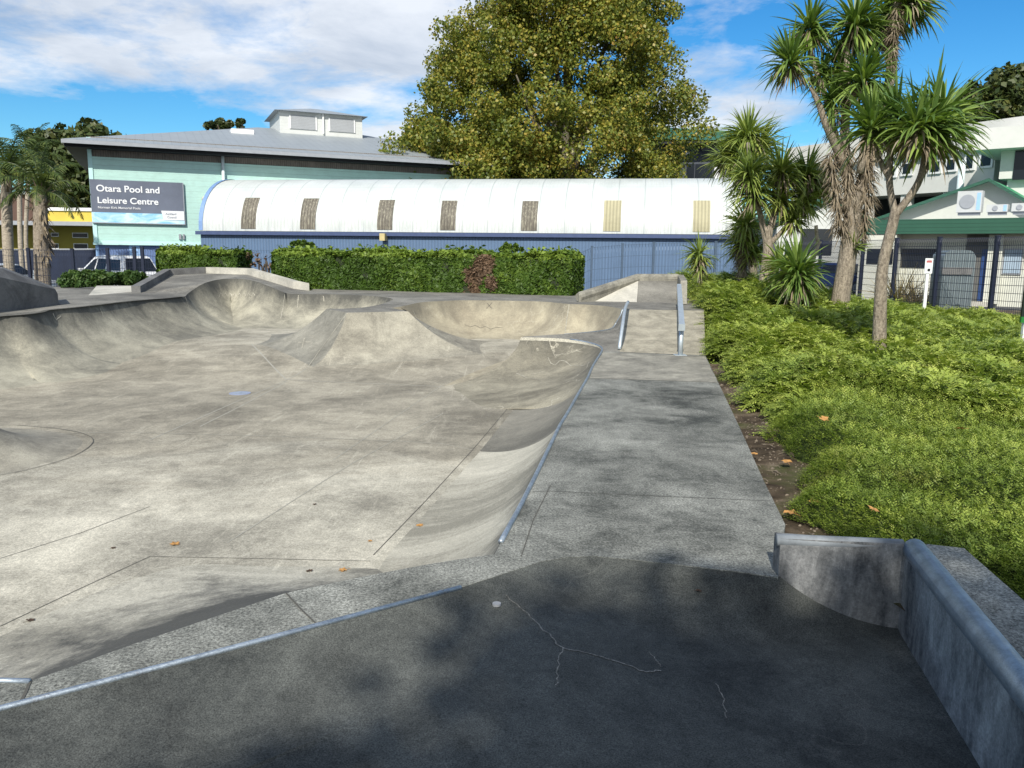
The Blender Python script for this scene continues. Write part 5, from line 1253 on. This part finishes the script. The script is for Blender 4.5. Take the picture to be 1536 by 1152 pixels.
# the limb of its left head
# slim one
cabbage('cabbage_tree', (1318,540), 11.3, 0,
  [([(1318,540,0),(1320,470,0),(1324,400,0),(1338,340,0),(1343,318,0)], [.1,.088,.075,.07,.065]),
   ([(1343,322,0),(1336,290,.05),(1334,262,.1),(1336,215,.1),(1338,190,.1)], [.055,.045,.045,.04,.03]),
   ([(1334,268,.1),(1322,245,.15),(1312,220,.2),(1305,185,.2)], [.04,.035,.03,.025]),
   ([(1343,322,0),(1368,290,-.05),(1382,262,-.1),(1390,220,-.1),(1397,200,-.1)], [.055,.05,.045,.04,.03]),
   ([(1380,268,-.1),(1395,245,-.1),(1404,215,-.1)], [.035,.03,.028])],
  [(1308,192,.2,.9),(1345,178,.3,.85),(1396,192,-.2,1.12),(1412,176,.2,1.05),(1374,190,-.3,.85)],
  'slim cabbage tree with a forked grey trunk and glossy heads before the green fascia', L=.76, w=.042, n=150)
# clump on the left of them
cabbage('cabbage_tree', (1146,440), 19.5, 0,
  [([(1146,440,0),(1150,400,0),(1152,370,0),(1148,340,0)], [.17,.14,.12,.1]),
   ([(1150,365,0),(1140,320,0),(1133,290,0),(1130,262,0)], [.08,.07,.06,.05]),
   ([(1152,365,0),(1160,320,.2),(1172,290,.2),(1172,262,.2)], [.08,.06,.06,.05]),
   ([(1150,370,0),(1175,345,.3),(1200,310,.4),(1208,270,.4)], [.07,.06,.05,.05]),
   ([(1133,290,0),(1125,240,.5),(1122,215,.8)], [.05,.05,.04])],
  [(1123,262,-.1,1.0),(1130,290,-.2,.9),(1172,258,.2,1.0),(1170,300,.3,.95),(1210,262,.4,.95),(1205,300,.4,.95),(1232,280,.6,.8),(1190,330,.2,.7)],
  'clump of cabbage tree stems with drooping heads before the end of the white vault', L=.8, w=.045, n=190, m=lf_cab2, zb=.3)
cabbage('cabbage_tree', (1112,432), 21.5, 0, [([(1112,432,0),(1114,380,0),(1116,350,0)], [.12,.1,.08])],
  [(1118,338,0,1.05),(1116,365,0,.95),(1130,380,-.2,.75)], 'short cabbage tree with a shaggy brown skirt at the left of the clump', L=.78, w=.045, n=180, m=lf_cab2, zb=.3, skirt=[(1113,365,1113,405,.95,6)])
cabbage('cabbage_tree', (1120,420), 27, 0, [([(1130,420,0),(1128,300,0),(1125,240,0)], [.15,.1,.08])],
  [(1122,205,0,1.2),(1140,222,.3,1.15),(1105,232,.4,1.1),(1090,238,.8,1.0),(1118,240,-.2,1.05)], 'tall olive cabbage tree rising behind the clump', L=1.0, w=.05, n=190, m=lf_cab2, zb=.2)
cabbage('cabbage_tree', (1050,412), 21.8, 0, [([(1050,412,0),(1049,395,0)], [.07,.06])], [(1049,383,0,1.0),(1050,395,0,.8)], 'small young cabbage tree alone beside the upper bank', L=.6, w=.035, n=130, m=lf_cab2, zb=.75, skirt=[(1050,392,1050,402,.5,2)])
cabbage('cabbage_tree', (1193,462), 17.0, 0, [([(1193,462,0),(1194,440,0),(1195,420,0)], [.11,.1,.08])], [(1196,408,0,1.15),(1197,420,-.1,.9)], 'low dark cabbage tree with one head near the thick trunk', L=.72, w=.045, n=190, zb=.2, skirt=[(1194,424,1193,448,.4,3)])
cabbage('cabbage_tree', (1172,440), 18.3, 0, [([(1172,440,0),(1170,410,0)], [.08,.07])], [(1169,397,0,.95)], 'pale young cabbage tree tucked behind the low dark one', L=.6, w=.045, n=120, m=lf_cab2, zb=.3)
# dead lopped stem
p = Pd(1222,420,19.5); e = empty('lopped_stem', (p.x,p.y,.3)); tag(e, 'bare forked pale stem standing before the white shed', 'dead tree')
q = lambda a,b: Pd(a,b,19.5)-Vector((p.x,p.y,.3))
MB().tube(smooth([q(1216,430),q(1220,390),q(1227,368),q(1225,352),q(1224,338)],3), [.05,.045,.04,.035,.03], 8).tube([q(1227,368),q(1231,362)], .035, 7).build('stem', bk_palm, e, True) if False else MB().tube(smooth([q(1216,430),q(1220,390),q(1227,368),q(1225,352),q(1224,338)],3), .045, 8).tube([q(1227,368),q(1231,362)], .035, 7).build('stem', bk_palm, e, True)

# --- feather palms on the left
def palm(px, pyb, pyh, D, rtop, rbot, label, nf=16, Lf=2.6, m=lf_palm, rough=False, zb=-.5, lean=0):
    b_ = Pd(px, pyb, D); h_ = Pd(px+lean, pyh, D); e = empty('feather_palm', (b_.x, b_.y, zb)); tag(e, label, 'palm', 'palms by the yellow building')
    O = e.location; top = h_-O; mb = MB()
    P_ = [Vector((0,0,0)), Vector((.03,0,top.z*.4)), Vector((top.x*.6,0,top.z*.8)), top]; mb.tube(smooth(P_,4), list(np.interp(np.linspace(0,1,13), [0,.1,.85,1], [rbot*1.2,rbot,rtop,rtop*.6])), 12)
    mb.build('trunk', bk_palm if not rough else bk_cab, e, True)
    Vs=[];Fs=[];rs=[];bb=0; mr = MB()
    for k in range(nf):
        a = k*2.399; el = R(80-85*(k/nf)**1.1)+random.uniform(-.1,.1); d = Vector((math.cos(a)*math.cos(el), math.sin(a)*math.cos(el), math.sin(el)))
        L_ = Lf*random.uniform(.85,1.1); P = [top.copy()]; dd = d.copy(); ns = 10
        for j in range(ns): P.append(P[-1]+dd*L_/ns); dd = (dd+Vector((0,0,-.14-.02*j))).normalized()
        mr.tube(P, list(np.linspace(.035,.006,ns+1)), 5)
        for j in range(1, ns*5):
            s_ = j/(ns*5); i = min(ns-1, int(s_*ns)); c = P[i].lerp(P[i+1], s_*ns-i); tdir = (P[i+1]-P[i]).normalized(); sd_ = tdir.cross(Vector((0,0,1))); 
            if sd_.length < .05: sd_ = Vector((1,0,0))
            sd_.normalize(); ll = .5*math.sin(math.pi*(.12+.85*s_))*Lf/2.6
            for sg in (-1,1):
                dir_ = (sd_*sg*random.uniform(.6,1)+tdir*.6+Vector((0,0,random.uniform(-.7,.15)))).normalized(); mid = c+dir_*ll*.55; end = c+dir_*ll+Vector((0,0,-.28*ll)); wv = tdir*.017
                Vs += [c-wv, c+wv, mid+wv, mid-wv, end+wv*.2, end-wv*.2]; Fs += [(bb,bb+1,bb+2,bb+3),(bb+3,bb+2,bb+4,bb+5)]; rs += [random.random()*.8+.3*(k/nf)]*6; bb += 6
    mr.build('frond_stalks', lf_palm, e); npmesh('fronds', np.array([tuple(v) for v in Vs]), np.array(Fs), m, e, rs)
    # old leaf bases
    hb = [(top-Vector((0,0,.25)), (0,0,1), 1.0), (top-Vector((0,0,.7)), (0,0,1), .8)]
    V_,F_,r_ = blades(hb, .9, .09, 14, droop=.2, lo=.3, hi=.9); npmesh('leaf_bases', V_, F_, lf_dead, e, r_)
    if rough:
        hs = [(Vector((top.x*.8,0,top.z*(.45+.09*i))), (0,0,-1), 1.0) for i in range(6)]
        V_,F_,r_ = blades(hs, .6, .08, 30, droop=.6, lo=.6, hi=.97); npmesh('dead_skirt', V_, F_, lf_dead, e, r_)
palm(14, 408, 262, 32, .2, .2, 'pale trunked feather palm at the very left', 17, 2.3, lean=-4)
palm(33, 405, 262, 38, .11, .11, 'slim dark trunked feather palm behind the pale one', 13, 2.2, lean=-3)
palm(63, 408, 288, 31, .24, .3, 'feather palm with a shaggy brown trunk nearest the leisure centre', 15, 2.2, rough=True, lean=-2)
palm(42, 405, 240, 42, .1, .1, 'tallest feather palm with an upright spear frond behind the others', 14, 2.4, lean=4)

# --- ground cover
def top_z(x, y): return gz(x, y)+.36
def gen_cover():
    # bumpy mat + sprigs
    xs = []; 
    def edge_x(y): return exy(y)
    n = 190000
    y = 2.2+26*rng.random(n)**1.55; x0 = np.interp(y, [e_[0] for e_ in edge], [e_[1] for e_ in edge])
    # dirt strip between the slab and the plants
    strip = np.interp(y, [2,3.9,4.6,5.5,7,9,11,12.5,13.6,14.4,40], [1.2,.65,.18,.3,.42,.46,.42,.42,.25,.06,.05])
    strip = strip+.12*np.sin(y*3.1)+.07*np.sin(y*7.7+1)
    x = x0+strip+(rng.random(n)**1.25)*(.5+y*.62-.0*x0)
    # keep to the picture side and before the fence
    fx = [p_.x for p_ in fpts]; fy = [p_.y for p_ in fpts]
    ylim = np.interp(x, fx, fy)-.3; ylim = np.where(x < fx[0], 27.5, ylim)
    k = y < ylim; x, y = x[k], y[k]; strip = strip[k]; x0 = x0[k]
    return x, y, strip, x0
x, y, strip, x0 = gen_cover()
def mound(x, y, s):
    """s distance from the edge of the planting"""
    e_ = np.clip(s/.28, 0, 1)**.55
    b = .5+.5*np.sin(x*1.9+.8*np.sin(y*1.3))*np.sin(y*1.6+1.1*np.sin(x*1.1)); b2 = .5+.5*np.sin(x*5.1+y*2.2)*np.sin(y*4.3-x*1.7)
    amp = np.interp(y, [2,5,8,14,22], [.0,.1,.24,.42,.4])
    e_ = e_*np.interp(x, [6.5,10.5], [1,.5])
    return e_*(.15+amp*b+.07*b2+.12*np.interp(y, [0,5,12], [0,.2,1]))
gzv = np.vectorize(gz)
def shoots(x, y, s_edge, nl, size, lw, elv, curl, spread):
    n = len(x); G0 = gzv(x, y); Hm = mound(x, y, s_edge); u = rng.random(n)
    C = np.stack([x, y, G0+Hm*(.58+.42*u)], 1)
    e_ = .12; gx_ = (mound(x+e_, y, s_edge+e_)-mound(x-e_, y, s_edge-e_))/(2*e_); gy_ = (mound(x, y+e_, s_edge)-mound(x, y-e_, s_edge))/(2*e_)
    th = rng.random(n)*2*math.pi; d = np.stack([np.cos(th)-1.3*gx_-.25, np.sin(th)-1.3*gy_-.35, np.zeros(n)], 1); d /= np.linalg.norm(d, axis=1, keepdims=True)
    el = elv[0]+(elv[1]-elv[0])*rng.random(n); d = d*np.cos(el)[:,None]; d[:,2] = np.sin(el)
    size = size*(.65+.7*rng.random(n)); P = C.copy(); Vs = []
    for j in range(nl):
        t_ = (j+.5)/nl; sd = np.cross(d, [0,0,1.0]); sd /= np.maximum(1e-6, np.linalg.norm(sd, axis=1, keepdims=True)); nu = np.cross(sd, d)
        sgn = 1 if j % 2 else -1
        od = sd*sgn*spread+d*.8+nu*(.22*rng.normal(size=(n,1))); od /= np.linalg.norm(od, axis=1, keepdims=True)
        ll = (size*lw*(1.15-t_*.75))[:,None]; wv = np.cross(od, nu)*ll*.2
        Vs += [P, P+od*ll*.5-wv, P+od*ll, P+od*ll*.5+wv]
        P = P+d*(size/nl)[:,None]; d = d.copy(); d[:,2] -= curl/nl; d /= np.linalg.norm(d, axis=1, keepdims=True)
    A = np.stack(Vs, 1).reshape(-1,3); i = (np.arange(n*nl)*4)[:,None]; Fq = np.concatenate([i, i+1, i+2, i+3], 1)
    tip = np.linspace(-.12, .3, nl)[None]+np.zeros((n,1)); bb = .2+.42*rng.random((n,1))+.3*(u[:,None]-.5)
    return A, Fq, np.repeat(np.clip(bb+tip, 0, 1).ravel(), 4)
se = x-x0-strip; k1 = (y < 8.6+.8*np.sin(x*2)); k2 = ~k1
i1 = np.where(k1)[0]; i2 = np.where(k2)[0]; i2 = i2[rng.random(len(i2)) < .34]
A, Fq, rd = shoots(x[i1], y[i1], se[i1], 5, np.interp(y[i1], [3,6,9], [.05,.06,.075]), .46, (R(10), R(70)), .3, .8)
o = npmesh('ground_cover', A, Fq, lf_jun, None, rd); tag(o, kind='stuff', label='dense bright green low ground cover nearest the steel edged ledge', cat='ground cover')
A, Fq, rd = shoots(x[i2], y[i2], se[i2], 15, np.interp(y[i2], [8,12,25], [.22,.27,.34]), .3, (R(5), R(50)), .9, .75)
o = npmesh('juniper_cover', A, Fq, lf_jun3, None, rd); tag(o, kind='stuff', label='feathery mounds of prostrate juniper around the cabbage trees', cat='ground cover')
# dark undermat so that the bed is closed
nx, ny = 110, 150; YY = np.linspace(2.5, 27, ny); V_ = []
for yy in YY:
    xx0 = float(np.interp(yy, [e_[0] for e_ in edge], [e_[1] for e_ in edge])); st = float(np.interp(yy, [2,3.9,4.6,5.5,7,9,11,12.5,13.6,14.4,40], [1.2,.65,.18,.3,.42,.46,.42,.42,.25,.06,.05])+.12*math.sin(yy*3.1)+.07*math.sin(yy*7.7+1))
    for k in range(nx):
        s_ = (k/(nx-1))**1.3*(16); xx = xx0+st+s_; V_.append((xx, yy, gz(xx, yy)+float(mound(np.array(xx), np.array(yy), np.array(max(0,s_-.05))))*.55-.03))
Fq = np.array([(j*nx+i, j*nx+i+1, (j+1)*nx+i+1, (j+1)*nx+i) for j in range(ny-1) for i in range(nx-1)])
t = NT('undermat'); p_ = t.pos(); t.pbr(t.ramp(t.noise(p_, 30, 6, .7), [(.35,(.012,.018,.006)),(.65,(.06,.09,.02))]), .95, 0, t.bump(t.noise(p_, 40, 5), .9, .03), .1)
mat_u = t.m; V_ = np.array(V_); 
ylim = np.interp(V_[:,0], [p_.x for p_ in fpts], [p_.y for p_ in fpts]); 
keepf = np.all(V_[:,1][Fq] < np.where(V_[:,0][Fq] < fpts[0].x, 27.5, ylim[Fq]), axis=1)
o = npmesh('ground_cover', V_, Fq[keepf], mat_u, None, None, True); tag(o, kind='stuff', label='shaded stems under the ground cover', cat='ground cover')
random.seed(21)
for px_, py_, lb in [(1313,745,'orange leaf caught on the ground cover nearest the ledge'),(1440,640,'tan leaf resting on the ground cover at the right'),(1235,640,'small brown leaf on the ground cover beside the soil strip')]:
    p = Pz(px_, py_, .2); o = dryleaf(.05, m_leafb); o.location = (p.x, p.y, gz(p.x,p.y)+float(mound(np.array(p.x), np.array(p.y), np.array(1.0)))+.0); o.rotation_euler = (.3,.2,random.random()*6); tag(o, lb, 'leaf', 'fallen leaves')
# dry tussock by the little sign
p = Pd(1362, 440, 26.8); e = empty('dry_tussock', (p.x,p.y,.0)); tag(e, 'dry brown tussock grass against the cream wall', 'plant')
V_,F_,r_ = blades([((-.3,0,.0),(0,0,1),1.2),((.25,.1,0),(0,0,1),1.0),((.7,.1,-.1),(0,0,1),.8)], 1.25, .02, 150, droop=.5, lo=.35, hi=1.0); npmesh('blades', V_, F_, lf_tuss, e, r_)

# ------------------------------------------------------------------ world and sun
SUN_EL, SUN_AZ = R(39), R(-11)     # light comes from behind the viewer; azimuth offset to the right
w = bpy.data.worlds.new('World'); sc.world = w; w.use_nodes = True; nt = w.node_tree; nt.nodes.clear()
def wn(t, **k):
    n_ = nt.nodes.new('ShaderNode'+t)
    for a_, b_ in k.items(): setattr(n_, a_, b_)
    return n_
lk = nt.links.new
sky = wn('TexSky', sky_type='NISHITA'); sky.sun_disc = False; sky.sun_elevation = SUN_EL
SD = Vector((math.sin(SUN_AZ)*math.cos(SUN_EL), -math.cos(SUN_AZ)*math.cos(SUN_EL), math.sin(SUN_EL)))   # towards the sun
sky.sun_rotation = math.atan2(SD.x, SD.y); sky.air_density = 1.0; sky.dust_density = .15; sky.ozone_density = 2.5
hs = wn('HueSaturation'); hs.inputs['Saturation'].default_value = 1.38; hs.inputs['Value'].default_value = 1.0; lk(sky.outputs[0], hs.inputs['Color'])
tint = wn('Mix', data_type='RGBA', blend_type='MULTIPLY'); tint.inputs[0].default_value = 1; lk(hs.outputs[0], tint.inputs[6]); tint.inputs[7].default_value = (.8,1.22,1.36,1)
tc = wn('TexCoord'); sx = wn('SeparateXYZ'); lk(tc.outputs['Generated'], sx.inputs[0])
def wm(op, a_, b_=0.0, clamp=False):
    n_ = wn('Math', operation=op, use_clamp=clamp)
    for i_, v_ in enumerate((a_, b_)):
        if isinstance(v_, bpy.types.NodeSocket): lk(v_, n_.inputs[i_])
        else: n_.inputs[i_].default_value = v_
    return n_.outputs[0]
zc = wm('MAXIMUM', sx.outputs[2], 0.0); den = wm('ADD', zc, .16)
u_ = wm('DIVIDE', sx.outputs[0], den); v_ = wm('DIVIDE', sx.outputs[1], den)
cb = wn('CombineXYZ'); lk(u_, cb.inputs[0]); lk(wm('MULTIPLY', v_, 1.0), cb.inputs[1]); cb.inputs[2].default_value = 3.7
def wnoise(scale, det, rough, dist=0, off=0):
    mp = wn('Mapping'); lk(cb.outputs[0], mp.inputs[0]); mp.inputs['Location'].default_value = (off, off*.7, 0)
    n_ = wn('TexNoise'); lk(mp.outputs[0], n_.inputs['Vector']); n_.inputs['Scale'].default_value = scale; n_.inputs['Detail'].default_value = det; n_.inputs['Roughness'].default_value = rough; n_.inputs['Distortion'].default_value = dist; return n_.outputs[0]
def blob(az_, el_, ra, re_, amp):
    """soft weather patch at azimuth/elevation (degrees)"""
    az_n = wm('ARCTAN2', sx.outputs[0], sx.outputs[1]); el_n = wm('ARCSINE', sx.outputs[2])
    dx = wm('DIVIDE', wm('SUBTRACT', az_n, R(az_)), R(ra)); dy = wm('DIVIDE', wm('SUBTRACT', el_n, R(el_)), R(re_))
    d2 = wm('ADD', wm('MULTIPLY', dx, dx), wm('MULTIPLY', dy, dy)); return wm('MULTIPLY', wm('DIVIDE', 1.0, wm('ADD', 1.0, wm('MULTIPLY', d2, d2))), amp)
n1 = wnoise(.85, 9, .6, .35, 2.0); n2 = wnoise(3.2, 8, .62, .2, 5.0)
base_ = wm('ADD', wm('MULTIPLY', n1, .62), wm('MULTIPLY', n2, .38))
for b_ in [(-24,14.5,20,5.5,.2),(-6,10,8,6,.13),(14,10,5,3.5,.17),(15,19,12,3,.08),(-20,7.0,18,1.6,-.05),(34,13,12,8,-.1),(-31,6.0,9,2.2,-.08),(28,13,2.5,1.4,.1),(24,7,6,2.2,.1)]:
    base_ = wm('ADD', base_, blob(*b_))
base_ = wm('ADD', base_, wm('MULTIPLY', wm('MAXIMUM', wm('MULTIPLY', sx.outputs[1], -1.0), 0.0), .34)); base_ = wm('ADD', base_, wm('MULTIPLY', wm('MAXIMUM', wm('SUBTRACT', sx.outputs[2], .5), 0.0), .3))  # extra cloud out of view, added to make the fill light less blue
rp_ = wn('ValToRGB'); lk(base_, rp_.inputs[0]); rp_.color_ramp.elements[0].position = .535; rp_.color_ramp.elements[1].position = .68
shade = wn('ValToRGB'); lk(wnoise(1.6, 7, .6, .3, 9.0), shade.inputs[0]); shade.color_ramp.elements[0].position = .35; shade.color_ramp.elements[0].color = (5.6,6.3,7.4,1); shade.color_ramp.elements[1].position = .62; shade.color_ramp.elements[1].color = (9.6,10.0,10.6,1)
mx = wn('Mix', data_type='RGBA'); lk(wm('MULTIPLY', rp_.outputs[0], .92), mx.inputs[0]); lk(tint.outputs[2], mx.inputs[6]); lk(shade.outputs[0], mx.inputs[7])
bg = wn('Background'); lk(mx.outputs[2], bg.inputs[0]); bg.inputs[1].default_value = .088
ow = wn('OutputWorld'); lk(bg.outputs[0], ow.inputs[0])
sl = bpy.data.lights.new('sun', 'SUN'); sl.energy = 4.9; sl.angle = R(.53); sl.color = (1, .95, .86)
so = bpy.data.objects.new('sun', sl); col.objects.link(so); so.rotation_euler = (-SD).to_track_quat('-Z', 'Y').to_euler()
sc.view_settings.view_transform = 'Standard'; sc.view_settings.look = 'None'; sc.view_settings.exposure = .15; sc.view_settings.gamma = 1
sc.render.engine = 'CYCLES'; sc.cycles.max_bounces = 6; sc.cycles.transparent_max_bounces = 4; sc.cycles.use_denoising = True
